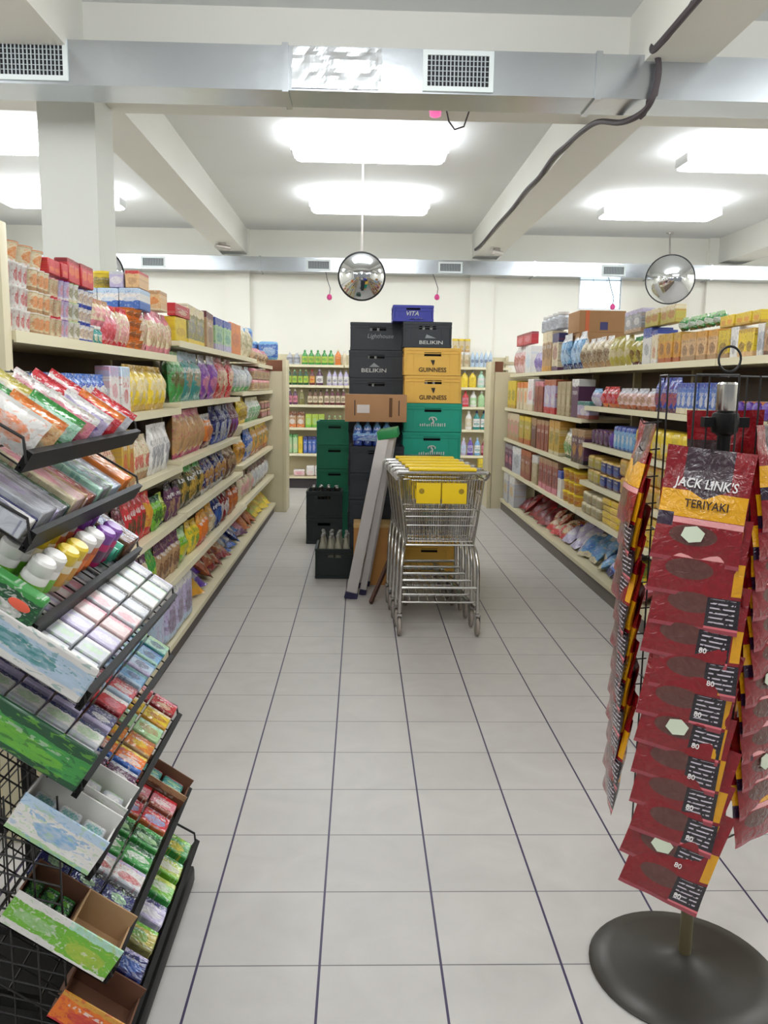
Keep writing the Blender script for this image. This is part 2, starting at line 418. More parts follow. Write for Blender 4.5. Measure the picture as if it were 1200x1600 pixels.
RUNS = [
    ('L11', 2.722, 2.924, 1.705, 0.074, 4, 3, 'cup', 'noodle_cup', 'cup noodles', ('white', 'white', 'red', 'white'), 'white noodle cup with red picture, dark rim'),
    ('L11', 2.936, 3.107, 1.705, 0.074, 3, 3, 'cup', 'noodle_cup', 'cup noodles', ('cream', 'white', 'orange', 'tan'), 'white and orange noodle cup in stack of three'),
    ('L11', 2.773, 3.081, 1.928, 0.066, 3, 1, 'cup', 'noodle_cup', 'cup noodles', ('cream', 'orange', 'orange', 'white'), 'orange lidded noodle cup topping the stacks'),
    ('L11', 3.113, 3.207, 1.705, 0.071, 2, 3, 'cup', 'noodle_cup', 'cup noodles', ('cream', 'pink', 'tan', 'red'), 'pale noodle cup with brown picture, stack of three'),
    ('L11', 3.207, 3.299, 1.705, 0.072, 2, 3, 'cup', 'noodle_cup', 'cup noodles', ('lilac', 'purple', 'pink', 'white'), 'purple rimmed noodle cup in stack of three'),
    ('L11', 3.306, 3.404, 1.705, 0.072, 2, 3, 'cup', 'noodle_cup', 'cup noodles', ('white', 'palegreen', 'olive', 'cream'), 'pale green noodle cup in stack of three'),
    ('L11', 3.412, 3.594, 1.705, 0.069, 3, 3, 'cup', 'noodle_cup', 'cup noodles', ('white', 'blue', 'tan', 'blue'), 'blue rimmed white noodle cup in stack of three'),
    ('L11', 3.075, 3.27, 1.928, 0.055, 3, 1, 'carton', 'cracker_carton', 'carton', ('red', 'red', 'orange', 'red'), 'short red carton with orange ovals'),
    ('L11', 3.284, 3.594, 1.922, 0.091, 4, 1, 'carton', 'cracker_carton', 'carton', ('red', 'darkred', 'orange', 'red'), 'tall red carton with orange ovals'),
    ('L11', 3.602, 3.72, 1.705, 0.078, 2, 1, 'jar', 'jar', 'jar', ('teal', 'white', 'cream', 'teal'), 'teal jar beside the noodle cups'),
    ('L11', 3.611, 3.825, 1.784, 0.113, 3, 1, 'pouch', 'snack_bag', 'snack bag', ('cream', 'tan', 'pink', 'pink'), 'pink and cream bag above teal jars'),
    ('L11', 3.729, 3.906, 1.705, 0.16, 2, 1, 'pouch', 'snack_bag', 'snack bag', ('pink', 'white', 'red', 'red'), 'red and white glossy crisp bag'),
    ('L11', 3.916, 4.158, 1.705, 0.188, 3, 1, 'pouch', 'snack_bag', 'snack bag', ('cream', 'red', 'pink', 'red'), 'red and cream crisp bag next to orange cups'),
    ('L11', 4.17, 4.406, 1.705, 0.051, 2, 4, 'cup', 'sauce_cup', 'tub', ('orange', 'orange', 'brown', 'orange'), 'orange tub in column of four'),
    ('L11', 4.419, 5.072, 1.705, 0.232, 6, 1, 'pouch', 'snack_bag', 'snack bag', ('cream', 'pink', 'tan', 'pink'), 'clear pink and cream bag at end of shelf'),
    ('L21', 5.042, 5.319, 1.795, 0.143, 1, 1, 'carton', 'cereal_carton', 'carton', ('yellow', 'yellow', 'gold', 'yellow'), 'plain yellow carton at start of shelf'),
    ('L21', 5.024, 5.419, 1.939, 0.075, 1, 1, 'carton', 'tea_carton', 'carton', ('red', 'red', 'cream', 'red'), 'small red carton on top of yellow carton'),
    ('L21', 5.358, 5.978, 1.795, 0.247, 2, 1, 'carton', 'cereal_carton', 'carton', ('olive', 'cream', 'grey', 'yellow'), 'olive carton with grey picture'),
    ('L21', 6.003, 6.402, 1.795, 0.26, 1, 1, 'carton', 'cereal_carton', 'carton', ('tan', 'maroon', 'brown', 'tan'), 'brown carton between olive and blue cartons'),
    ('L21', 6.43, 7.13, 1.795, 0.252, 2, 1, 'carton', 'cereal_carton', 'carton', ('palegreen', 'blue', 'teal', 'lilac'), 'blue topped green carton'),
    ('L21', 7.165, 7.661, 1.795, 0.268, 1, 1, 'carton', 'cereal_carton', 'carton', ('orange', 'orange', 'rust', 'orange'), 'orange carton on end'),
    ('L21', 7.702, 8.679, 1.795, 0.298, 3, 1, 'pouch', 'rice_bag', 'bag', ('cream', 'white', 'olive', 'cream'), 'cream bag after the orange carton'),
    ('L31', 8.621, 9.965, 1.755, 0.166, 4, 1, 'pouch', 'snack_bag', 'snack bag', ('tan', 'pink', 'brown', 'cream'), 'pinkish brown bag under blue pack'),
    ('L12', 2.625, 3.701, 1.4, 0.178, 13, 1, 'pouch', 'biscuit_pack', 'biscuit pack', ('blue', 'midblue', 'cream', 'paleblue', (('ru', 0.42), ('rv', 0.3), ('ma', 0.7))), 'blue biscuit pack with cream picture'),
    ('L12', 3.711, 3.841, 1.4, 0.219, 1, 1, 'carton', 'milk_carton', 'carton', ('white', 'lilac', 'pink', 'white'), 'pinkish white carton beside blue packs'),
    ('L12', 3.851, 4.014, 1.4, 0.219, 1, 1, 'carton', 'milk_carton', 'carton', ('white', 'paleblue', 'red', 'white'), 'white carton with red mark'),
    ('L12', 4.025, 4.864, 1.4, 0.233, 6, 1, 'pouch', 'custard_pack', 'pack', ('yellow', 'gold', 'cream', 'gold'), 'yellow pack with cream middle'),
    ('L22', 5.022, 5.322, 1.43, 0.305, 2, 1, 'pouch', 'snack_bag', 'snack bag', ('green', 'palegreen', 'brown', 'green'), 'green crisp bag'),
    ('L22', 5.342, 5.993, 1.43, 0.318, 2, 1, 'pouch', 'snack_bag', 'snack bag', ('teal', 'paleblue', 'tan', 'teal'), 'teal blue bag with biscuit picture'),
    ('L22', 6.019, 6.485, 1.43, 0.318, 2, 1, 'pouch', 'snack_bag', 'snack bag', ('purple', 'silver', 'pink', 'purple'), 'purple and silver crisp bag'),
    ('L22', 6.514, 7.395, 1.43, 0.318, 3, 1, 'pouch', 'snack_bag', 'snack bag', ('red', 'darkred', 'cream', 'red'), 'shiny red crisp bag'),
    ('L32', 7.337, 8.395, 1.475, 0.233, 4, 1, 'pouch', 'snack_bag', 'snack bag', ('silver', 'silver', 'white', 'green'), 'silver and green crisp bag'),
    ('L32', 8.446, 10.02, 1.475, 0.116, 4, 2, 'pack', 'cake_pack', 'pack', ('tan', 'pink', 'brown', 'cream'), 'small pinkish brown cake pack in double row'),
    ('L13', 3.09, 3.811, 1.055, 0.25, 7, 1, 'pouch', 'pasta_bag', 'pasta bag', ('cream', 'gold', 'red', 'tan'), 'cream pasta bag behind the sweet rack'),
    ('L13', 3.832, 4.044, 1.055, 0.269, 2, 1, 'carton', 'pasta_carton', 'carton', ('gold', 'yellow', 'red', 'tan'), 'yellow topped carton'),
    ('L13', 4.068, 4.388, 1.055, 0.228, 3, 1, 'pouch', 'pasta_bag', 'pasta bag', ('cream', 'cream', 'red', 'tan'), 'cream bag with red stripe'),
    ('L13', 4.402, 4.828, 1.055, 0.269, 4, 1, 'pouch', 'pasta_bag', 'pasta bag', ('white', 'white', 'grey', 'white'), 'white topped bag with grey middle'),
    ('L23', 5.094, 5.986, 1.08, 0.295, 5, 1, 'pouch', 'pretzel_bag', 'snack bag', ('pretzel', 'pink', 'tan', 'magenta', (('ru', 0.6), ('rv', 0.36), ('ma', 0), ('top', 0.84))), 'big clear bag of pretzels with pink trim'),
    ('L23', 6.011, 6.366, 1.08, 0.243, 1, 1, 'pouch', 'snack_bag', 'snack bag', ('orange', 'silver', 'rust', 'maroon'), 'orange bag after the pretzels'),
    ('L23', 6.395, 7.178, 1.08, 0.29, 4, 1, 'pouch', 'snack_bag', 'snack bag', ('navy', 'navy', 'silver', 'blue'), 'dark blue crisp bag with silver marks'),
    ('L23', 7.215, 7.564, 1.08, 0.298, 2, 1, 'pouch', 'snack_bag', 'snack bag', ('maroon', 'maroon', 'purple', 'maroon'), 'maroon crisp bag at shelf joint'),
    ('L33', 7.553, 8.081, 1.175, 0.241, 3, 1, 'pouch', 'snack_bag', 'snack bag', ('yellow', 'yellow', 'brown', 'yellow'), 'yellow crisp bag'),
    ('L33', 8.129, 9.029, 1.175, 0.236, 4, 1, 'pouch', 'snack_bag', 'snack bag', ('white', 'cream', 'green', 'green'), 'white and green crisp bag'),
    ('L33', 9.088, 10.005, 1.175, 0.093, 3, 2, 'pack', 'cake_pack', 'pack', ('brown', 'tan', 'pink', 'brown'), 'brown wrapped cake pack stacked in two'),
    ('L14', 3.065, 3.801, 0.76, 0.248, 7, 1, 'pouch', 'snack_bag', 'snack bag', ('maroon', 'maroon', 'pink', 'cream'), 'maroon bag behind the sweet rack'),
    ('L14', 3.822, 4.233, 0.76, 0.248, 4, 1, 'pouch', 'snack_bag', 'snack bag', ('red', 'red', 'darkgreen', 'red'), 'red bag with dark green picture'),
    ('L14', 4.246, 4.356, 0.76, 0.226, 1, 1, 'pouch', 'snack_bag', 'snack bag', ('amber', 'red', 'amber', 'red'), 'amber and red bag'),
    ('L14', 4.37, 4.547, 0.76, 0.182, 2, 1, 'pouch', 'snack_bag', 'snack bag', ('limegreen', 'darkgreen', 'black', 'limegreen'), 'black and lime green bag'),
    ('L14', 4.563, 4.674, 0.76, 0.178, 1, 1, 'pouch', 'snack_bag', 'snack bag', ('yellowgreen', 'yellowgreen', 'black', 'darkgreen'), 'yellow green slim bag'),
    ('L14', 4.69, 4.984, 0.76, 0.218, 3, 1, 'pouch', 'snack_bag', 'snack bag', ('plum', 'black', 'tan', 'plum'), 'dark plum bag with round tan window'),
    ('L24', 5.059, 5.795, 0.765, 0.268, 4, 1, 'pouch', 'snack_bag', 'snack bag', ('darkolive', 'green', 'gold', 'black'), 'dark green bag with gold figure'),
    ('L24', 5.819, 6.775, 0.765, 0.262, 5, 1, 'pouch', 'snack_bag', 'snack bag', ('navy', 'navy', 'amber', 'silver'), 'navy and silver bag with amber chip picture'),
    ('L24', 6.809, 7.359, 0.765, 0.257, 2, 1, 'pouch', 'snack_bag', 'snack bag', ('brown', 'tan', 'tan', 'brown'), 'brown bag at shelf joint'),
    ('L34', 7.443, 7.87, 0.815, 0.253, 2, 1, 'pouch', 'snack_bag', 'snack bag', ('amber', 'cream', 'brown', 'amber'), 'amber bag with cream edge'),
    ('L34', 7.916, 8.4, 0.815, 0.31, 2, 1, 'pouch', 'snack_bag', 'snack bag', ('midblue', 'midblue', 'cream', 'lilac'), 'blue bag with pale side'),
    ('L34', 8.452, 9.986, 0.815, 0.313, 4, 1, 'pouch', 'snack_bag', 'snack bag', ('amber', 'yellow', 'olive', 'rust'), 'amber bag with yellow top'),
    ('L15', 3.085, 3.657, 0.47, 0.248, 6, 1, 'pouch', 'snack_bag', 'snack bag', ('lightblue', 'blue', 'white', 'lightblue'), 'light blue bag behind the sweet rack'),
    ('L15', 3.678, 3.857, 0.47, 0.248, 2, 1, 'pouch', 'snack_bag', 'snack bag', ('lightblue', 'lightblue', 'cream', 'white'), 'light blue bag with white base'),
    ('L15', 3.869, 4.092, 0.47, 0.248, 3, 1, 'pouch', 'snack_bag', 'snack bag', ('cream', 'plum', 'tan', 'white'), 'cream striped pouch'),
    ('L15', 4.105, 4.297, 0.47, 0.248, 2, 1, 'pouch', 'snack_bag', 'snack bag', ('green', 'green', 'yellowgreen', 'yellowgreen'), 'green and yellow pouch'),
    ('L15', 4.312, 4.811, 0.47, 0.233, 6, 1, 'pouch', 'snack_bag', 'snack bag', ('tan', 'plum', 'brown', 'tan'), 'tan pouch with dark plum top'),
    ('L15', 4.829, 5.095, 0.47, 0.206, 1, 1, 'pouch', 'snack_bag', 'snack bag', ('limegreen', 'palegreen', 'yellow', 'limegreen'), 'bright lime green bag'),
    ('L25', 5.177, 5.414, 0.47, 0.206, 2, 1, 'pouch', 'snack_bag', 'snack bag', ('yellow', 'gold', 'green', 'yellow'), 'yellow bag at shelf joint'),
    ('L25', 5.437, 5.8, 0.47, 0.208, 3, 1, 'pouch', 'snack_bag', 'snack bag', ('brightorange', 'amber', 'orange', 'red'), 'bright orange bag'),
    ('L25', 5.826, 6.014, 0.47, 0.221, 1, 1, 'pouch', 'snack_bag', 'snack bag', ('tan', 'amber', 'cream', 'olive'), 'tan and amber bag'),
    ('L25', 6.042, 6.304, 0.47, 0.253, 2, 1, 'pouch', 'snack_bag', 'snack bag', ('navy', 'navy', 'midblue', 'navy'), 'plain navy bag'),
    ('L25', 6.334, 6.759, 0.47, 0.246, 3, 1, 'pouch', 'snack_bag', 'snack bag', ('darkred', 'maroon', 'white', 'darkred'), 'dark red bag'),
    ('L25', 6.794, 7.243, 0.47, 0.253, 3, 1, 'pouch', 'snack_bag', 'snack bag', ('rust', 'brown', 'orange', 'rust'), 'rust orange bag'),
    ('L35', 7.552, 8.348, 0.47, 0.245, 4, 1, 'pouch', 'snack_bag', 'snack bag', ('cream', 'brown', 'pink', 'cream'), 'cream and pink bag'),
    ('L35', 8.4, 9.802, 0.47, 0.269, 5, 1, 'pouch', 'snack_bag', 'snack bag', ('white', 'maroon', 'silver', 'brown'), 'white bag with maroon top'),
    ('L16', 4.106, 4.365, 0.125, 0.303, 2, 1, 'softpack', 'tissue_pack', 'tissue pack', ('paleblue', 'white', 'lilac', 'blue'), 'pale blue tissue pack beside the sweet rack'),
    ('L16', 4.396, 5.071, 0.125, 0.293, 3, 1, 'softpack', 'tissue_pack', 'tissue pack', ('lilac', 'white', 'plum', 'paleblue'), 'white tissue pack with plum mark'),
    ('L16', 5.305, 5.66, 0.125, 0.203, 2, 1, 'lying', 'snack_bag', 'snack bag', ('gold', 'gold', 'amber', 'amber'), 'gold bag lying on bottom deck'),
    ('L16', 5.513, 5.869, 0.125, 0.234, 2, 1, 'lying', 'snack_bag', 'snack bag', ('violet', 'violet', 'silver', 'violet'), 'deep violet bag on bottom deck'),
    ('L26', 5.951, 6.734, 0.125, 0.294, 7, 1, 'lying', 'snack_bag', 'snack bag', ('rust', 'orange', 'cream', 'darkred'), 'orange and red glossy bag on bottom deck'),
    ('L26', 6.769, 7.609, 0.125, 0.303, 6, 1, 'lying', 'snack_bag', 'snack bag', ('navy', 'navy', 'white', 'midblue'), 'navy and white bag on bottom deck'),
    ('L26', 7.654, 7.887, 0.125, 0.254, 2, 1, 'lying', 'snack_bag', 'snack bag', ('plum', 'magenta', 'pink', 'plum'), 'plum bag on bottom deck'),
    ('L26', 7.935, 8.621, 0.125, 0.245, 5, 1, 'lying', 'snack_bag', 'snack bag', ('rust', 'darkred', 'orange', 'rust'), 'red brown bag on bottom deck'),
    ('L26', 8.737, 9.935, 0.125, 0.303, 8, 1, 'lying', 'snack_bag', 'snack bag', ('yellowgreen', 'yellow', 'amber', 'yellow'), 'yellow bag at far end of bottom deck'),
    ('R1', 9.798, 10.5, 1.715, 0.324, 4, 1, 'pouch', 'snack_bag', 'snack bag', ('palepink', 'white', 'rust', 'palepink'), 'pale pink bag at far end'),
    ('R1', 9.35, 9.759, 1.715, 0.304, 1, 1, 'carton', 'cereal_carton', 'carton', ('white', 'white', 'paleblue', 'white'), 'plain white carton between pink and purple bags'),
    ('R1', 8.843, 9.314, 1.715, 0.254, 2, 1, 'pouch', 'snack_bag', 'snack bag', ('lilac', 'white', 'violet', 'lilac'), 'white and violet bag'),
    ('R1', 8.389, 8.812, 1.715, 0.403, 2, 1, 'carton', 'cereal_carton', 'carton', ('tan', 'cream', 'brown', 'amber'), 'tall tan carton with amber base'),
    ('R1', 8.111, 8.36, 1.715, 0.368, 1, 1, 'carton', 'cereal_carton', 'carton', ('cream', 'navy', 'darkred', 'plum'), 'cream carton with navy and red marks'),
    ('R1', 7.333, 8.084, 1.715, 0.335, 4, 1, 'pouch', 'wafer_bag', 'snack bag', ('lightblue', 'white', 'paleblue', 'navy'), 'light blue and white bag'),
    ('R1', 6.513, 7.311, 1.715, 0.249, 5, 1, 'pouch', 'snack_bag', 'snack bag', ('cream', 'white', 'brown', 'tan'), 'cream bag with brown picture'),
    ('R1', 5.986, 6.495, 1.715, 0.222, 4, 1, 'pouch', 'snack_bag', 'snack bag', ('oliveyellow', 'oliveyellow', 'cream', 'oliveyellow'), 'olive yellow bag'),
    ('R1', 5.68, 5.971, 1.715, 0.198, 2, 1, 'pouch', 'snack_bag', 'snack bag', ('oliveyellow', 'green', 'brown', 'maroon'), 'olive bag with brown base'),
    ('R1', 5.488, 5.666, 1.715, 0.239, 1, 1, 'carton', 'cake_mix_carton', 'carton', ('white', 'blue', 'grey', 'white'), 'white carton with printed panel and blue top'),
    ('R1', 5.355, 5.476, 1.715, 0.216, 1, 1, 'carton', 'cake_mix_carton', 'carton', ('cream', 'blue', 'rust', 'white'), 'narrow cream carton with blue top'),
    ('R1', 4.993, 5.344, 1.715, 0.18, 3, 1, 'carton', 'cake_mix_carton', 'carton', ('amber', 'gold', 'brown', 'rust'), 'gold carton with dark cake picture'),
    ('R1', 4.471, 4.983, 1.715, 0.163, 4, 1, 'carton', 'cake_mix_carton', 'carton', ('orangecream', 'amber', 'brown', 'tan'), 'peach carton with brown cake picture'),
    ('R1', 4.32, 4.463, 1.715, 0.149, 1, 1, 'carton', 'cake_mix_carton', 'carton', ('yellow', 'yellow', 'brown', 'tan'), 'yellow carton with cake picture beside white strip'),
    ('R1', 4.222, 4.312, 1.715, 0.158, 1, 1, 'carton', 'spice_carton', 'carton', ('white', 'white', 'grey', 'white'), 'slim white carton behind the ring of the rack'),
    ('R1', 4.027, 4.215, 1.715, 0.138, 2, 1, 'carton', 'cake_mix_carton', 'carton', ('yellow', 'gold', 'brown', 'orangecream'), 'yellow and peach carton near the frame edge'),
    ('R1', 3.954, 4.02, 1.715, 0.154, 1, 1, 'carton', 'spice_carton', 'carton', ('silver', 'white', 'grey', 'white'), 'silver white slim carton near the frame edge'),
    ('R1', 3.701, 3.942, 1.715, 0.159, 2, 1, 'carton', 'cake_mix_carton', 'carton', ('tan', 'oliveyellow', 'brown', 'brown'), 'tall brown carton with olive top at near end'),
    ('R1', 5.693, 6.106, 1.938, 0.159, 2, 1, 'carton', 'cereal_carton', 'carton', ('grey', 'lilac', 'white', 'tan'), 'grey carton on top of olive bags'),
    ('R1', 5.087, 5.653, 1.955, 0.111, 4, 1, 'carton', 'cereal_carton', 'carton', ('oliveyellow', 'cream', 'rust', 'oliveyellow'), 'olive carton with red mark in upper layer'),
    ('R1', 4.471, 5.066, 1.896, 0.079, 5, 1, 'pouch', 'seasoning_bag', 'snack bag', ('green', 'palegreen', 'white', 'darkgreen'), 'green bag in upper layer'),
    ('R1', 3.987, 4.454, 1.874, 0.062, 5, 1, 'carton', 'stock_carton', 'carton', ('yellow', 'yellow', 'orange', 'gold'), 'yellow carton with orange dots in upper layer'),
    ('R1', 8.138, 8.973, 2.119, 0.171, 4, 1, 'jar', 'bottle', 'jar', ('silver', 'white', 'grey', 'silver'), 'grey jar behind tan cartons'),
    ('R1', 9.385, 10.292, 2.04, 0.133, 2, 1, 'carton', 'tea_carton', 'carton', ('red', 'darkred', 'pink', 'red'), 'red carton on top of pale pink bags'),
    ('RF2', 9.931, 10.5, 1.3, 0.331, 2, 1, 'carton', 'cereal_carton', 'carton', ('yellow', 'yellow', 'olive', 'gold'), 'yellow carton at far end'),
    ('RF2', 9.266, 9.89, 1.3, 0.313, 3, 1, 'carton', 'cereal_carton', 'carton', ('cream', 'orange', 'orange', 'cream'), 'cream carton with orange top'),
    ('RF2', 8.914, 9.229, 1.3, 0.345, 1, 1, 'carton', 'cereal_carton', 'carton', ('white', 'white', 'pink', 'cream'), 'white carton with pink picture'),
    ('RF2', 8.433, 8.88, 1.3, 0.316, 2, 1, 'carton', 'cereal_carton', 'carton', ('redbrown', 'pink', 'maroon', 'redbrown'), 'red brown carton'),
    ('RF2', 7.893, 8.403, 1.3, 0.332, 2, 1, 'carton', 'cereal_carton', 'carton', ('lilac', 'rust', 'white', 'red'), 'lilac carton with orange top and red base'),
    ('RF2', 7.324, 7.866, 1.3, 0.311, 3, 1, 'carton', 'cereal_carton', 'carton', ('khaki', 'khaki', 'cream', 'khaki'), 'plain khaki carton'),
    ('RF2', 7.102, 7.301, 1.3, 0.331, 1, 1, 'carton', 'cereal_carton', 'carton', ('plum', 'white', 'plum', 'plum'), 'plum carton with white top'),
    ('RF2', 6.733, 7.08, 1.3, 0.144, 1, 1, 'carton', 'cereal_carton', 'carton', ('lilac', 'teal', 'white', 'redbrown'), 'low lilac carton with teal top'),
    ('RF3', 9.687, 10.5, 0.92, 0.323, 3, 1, 'carton', 'cereal_carton', 'carton', ('khaki', 'cream', 'pink', 'tan'), 'beige carton at far end'),
    ('RF3', 9.044, 9.647, 0.92, 0.312, 2, 1, 'carton', 'cereal_carton', 'carton', ('oliveyellow', 'yellow', 'gold', 'rust'), 'yellow carton with ring picture'),
    ('RF3', 8.703, 9.008, 0.92, 0.316, 1, 1, 'carton', 'cereal_carton', 'carton', ('brown', 'tan', 'plum', 'brown'), 'dark brown carton'),
    ('RF3', 8.15, 8.67, 0.92, 0.307, 3, 1, 'carton', 'cereal_carton', 'carton', ('redbrown', 'tan', 'maroon', 'redbrown'), 'red brown carton'),
    ('RF3', 7.636, 8.121, 0.92, 0.329, 2, 1, 'carton', 'cereal_carton', 'carton', ('gold', 'amber', 'olive', 'cream'), 'gold carton'),
    ('RF3', 7.227, 7.611, 0.92, 0.268, 2, 1, 'pouch', 'cereal_bag', 'bag', ('cream', 'white', 'green', 'darkgreen'), 'white and green bag'),
    ('RF3', 6.798, 7.205, 0.92, 0.289, 2, 1, 'carton', 'cereal_carton', 'carton', ('plum', 'tan', 'amber', 'black'), 'dark plum carton with amber picture'),
    ('R5', 9.974, 10.5, 0.545, 0.311, 2, 1, 'carton', 'cereal_carton', 'carton', ('plum', 'grey', 'pink', 'plum'), 'plum carton at far end'),
    ('R5', 9.475, 9.93, 0.545, 0.312, 1, 1, 'carton', 'cereal_carton', 'carton', ('silver', 'white', 'grey', 'silver'), 'silver grey carton'),
    ('R5', 8.881, 9.436, 0.545, 0.317, 2, 1, 'carton', 'cereal_carton', 'carton', ('redbrown', 'rust', 'tan', 'redbrown'), 'rusty red carton'),
    ('R5', 8.514, 8.847, 0.545, 0.299, 1, 1, 'carton', 'cereal_carton', 'carton', ('khaki', 'white', 'cream', 'khaki'), 'pale khaki carton'),
    ('R5', 7.673, 8.482, 0.545, 0.313, 4, 1, 'carton', 'cereal_carton', 'carton', ('redbrown', 'tan', 'maroon', 'pink'), 'pinkish red carton'),
    ('R5', 7.494, 7.647, 0.545, 0.25, 1, 1, 'carton', 'cereal_carton', 'carton', ('white', 'blue', 'cream', 'white'), 'pale carton with blue top'),
    ('R5', 6.937, 7.469, 0.545, 0.099, 3, 3, 'tub', 'margarine_tub', 'tub', ('amber', 'yellow', 'rust', 'gold'), 'amber tub stacked in three'),
    ('R5', 6.204, 6.749, 0.545, 0.087, 4, 2, 'pack', 'biscuit_pack', 'biscuit pack', ('khaki', 'cream', 'olive', 'khaki'), 'khaki biscuit pack in low stack'),
    ('R5', 4.776, 6.169, 0.545, 0.049, 7, 4, 'pack', 'biscuit_pack', 'biscuit pack', ('yellow', 'gold', 'amber', 'gold'), 'yellow biscuit pack in stack of four'),
    ('R6', 9.648, 10.467, 0.14, 0.358, 2, 1, 'carton', 'cereal_carton', 'carton', ('silver', 'white', 'gold', 'silver'), 'big pale carton standing at far end'),
    ('R6', 8.273, 9.565, 0.14, 0.241, 9, 1, 'lying', 'bean_bag', 'bag', ('darkred', 'red', 'maroon', 'darkred'), 'dark red bag in heap'),
    ('R6', 7.481, 8.242, 0.14, 0.198, 6, 1, 'lying', 'bean_bag', 'bag', ('rust', 'tan', 'cream', 'red'), 'rust and cream bag in heap'),
    ('R6', 6.845, 7.455, 0.14, 0.227, 5, 1, 'lying', 'bean_bag', 'bag', ('lilac', 'violet', 'white', 'lilac'), 'white and violet bag in heap'),
    ('R6', 6.268, 6.823, 0.14, 0.254, 5, 1, 'lying', 'bean_bag', 'bag', ('lightblue', 'white', 'midblue', 'cream'), 'white and light blue bag in heap'),
    ('R6', 5.858, 6.25, 0.14, 0.215, 4, 1, 'lying', 'bean_bag', 'bag', ('midblue', 'blue', 'lilac', 'navy'), 'blue bag in heap'),
    ('R6', 5.467, 5.842, 0.14, 0.171, 4, 1, 'lying', 'bean_bag', 'bag', ('yellow', 'oliveyellow', 'green', 'yellow'), 'yellow bag with green mark in heap'),
    ('R6', 4.648, 5.439, 0.14, 0.247, 5, 1, 'lying', 'bean_bag', 'bag', ('darkred', 'red', 'pink', 'darkred'), 'dark red bag behind the hanging rack'),
    ('RN2', 6.545, 6.789, 1.41, 0.141, 2, 1, 'pouch', 'snack_bag', 'snack bag', ('lilac', 'lightblue', 'white', 'lilac'), 'pale blue bag at joint'),
    ('RN2', 6.121, 6.527, 1.41, 0.157, 3, 1, 'pouch', 'snack_bag', 'snack bag', ('red', 'red', 'pink', 'orange'), 'red bag beside pale blue bags'),
    ('RN2', 5.333, 6.106, 1.41, 0.145, 6, 1, 'pouch', 'nut_bag', 'snack bag', ('palepink', 'silver', 'tan', 'rust'), 'clear bag of nuts with rust base'),
    ('RN2', 4.93, 5.321, 1.41, 0.214, 4, 1, 'pouch', 'biscuit_bag', 'snack bag', ('blue', 'blue', 'rust', 'plum'), 'blue and rust leaning bag'),
    ('RN2', 4.346, 4.92, 1.41, 0.181, 7, 1, 'carton', 'biscuit_carton', 'carton', ('midblue', 'blue', 'white', 'cream'), 'blue and white biscuit carton'),
    ('RN2', 3.782, 4.145, 1.41, 0.091, 4, 1, 'roll', 'biscuit_roll', 'biscuit roll', ('orange', 'red', 'white', 'violet'), 'red and violet biscuit roll lying'),
    ('RN3', 6.261, 6.731, 1.11, 0.202, 4, 1, 'roll', 'biscuit_roll', 'biscuit roll', ('tan', 'gold', 'violet', 'plum'), 'gold and violet biscuit roll'),
    ('RN3', 6.129, 6.244, 1.11, 0.209, 1, 1, 'roll', 'biscuit_roll', 'biscuit roll', ('violet', 'violet', 'navy', 'violet'), 'dark violet biscuit roll'),
    ('RN3', 5.638, 6.113, 1.11, 0.173, 5, 1, 'pack', 'biscuit_pack', 'biscuit pack', ('lightblue', 'blue', 'white', 'midblue'), 'light blue biscuit pack upright'),
    ('RN3', 4.309, 5.624, 1.11, 0.187, 8, 1, 'pack', 'biscuit_pack', 'biscuit pack', ('yellow', 'yellow', 'cream', 'gold'), 'yellow biscuit pack beside light blue packs'),
    ('RN4', 6.358, 6.713, 0.8, 0.11, 2, 2, 'pack', 'biscuit_pack', 'biscuit pack', ('oliveyellow', 'gold', 'tan', 'khaki'), 'gold biscuit pack at joint, stacked'),
    ('RN4', 5.881, 6.34, 0.8, 0.104, 3, 2, 'pack', 'biscuit_pack', 'biscuit pack', ('navy', 'gold', 'midblue', 'plum'), 'navy and gold biscuit pack stacked'),
    ('RN4', 4.23, 5.866, 0.8, 0.134, 9, 2, 'pack', 'biscuit_pack', 'biscuit pack', ('gold', 'amber', 'tan', 'amber'), 'amber biscuit pack stacked behind the rack'),
    ('B1', -1.114, -0.906, 1.84, 0.191, 2, 1, 'dish', 'detergent_bottle', 'bottle', ('silver', 'white', 'grey', 'silver'), 'clear grey bottle'),
    ('B1', -0.887, -0.403, 1.84, 0.224, 5, 1, 'dish', 'detergent_bottle', 'bottle', ('green', 'green', 'yellowgreen', 'green'), 'green bottle with lime label'),
    ('B1', -0.393, -0.298, 1.84, 0.238, 1, 1, 'dish', 'detergent_bottle', 'bottle', ('orange', 'cream', 'orange', 'orange'), 'orange bottle'),
    ('B1', -0.289, -0.118, 1.84, 0.213, 2, 1, 'dish', 'detergent_bottle', 'bottle', ('cream', 'white', 'cream', 'cream'), 'cream bottle beside the crates'),
    ('B2', -1.115, -0.782, 1.54, 0.239, 4, 1, 'dish', 'detergent_bottle', 'bottle', ('darkgreen', 'palegreen', 'yellowgreen', 'green'), 'green bottle with yellow label'),
    ('B2', -0.773, -0.687, 1.54, 0.243, 1, 1, 'dish', 'detergent_bottle', 'bottle', ('maroon', 'red', 'amber', 'red'), 'red bottle with amber label'),
    ('B2', -0.677, -0.563, 1.54, 0.244, 1, 1, 'dish', 'detergent_bottle', 'bottle', ('plum', 'lilac', 'white', 'plum'), 'plum bottle with white label'),
    ('B2', -0.515, -0.182, 1.54, 0.239, 4, 1, 'dish', 'detergent_bottle', 'bottle', ('lilac', 'grey', 'white', 'navy'), 'violet grey bottle with white label'),
    ('B3', -1.106, -0.944, 1.25, 0.237, 2, 1, 'dish', 'cleaner_bottle', 'bottle', ('plum', 'white', 'pink', 'plum'), 'plum bottle with pink label'),
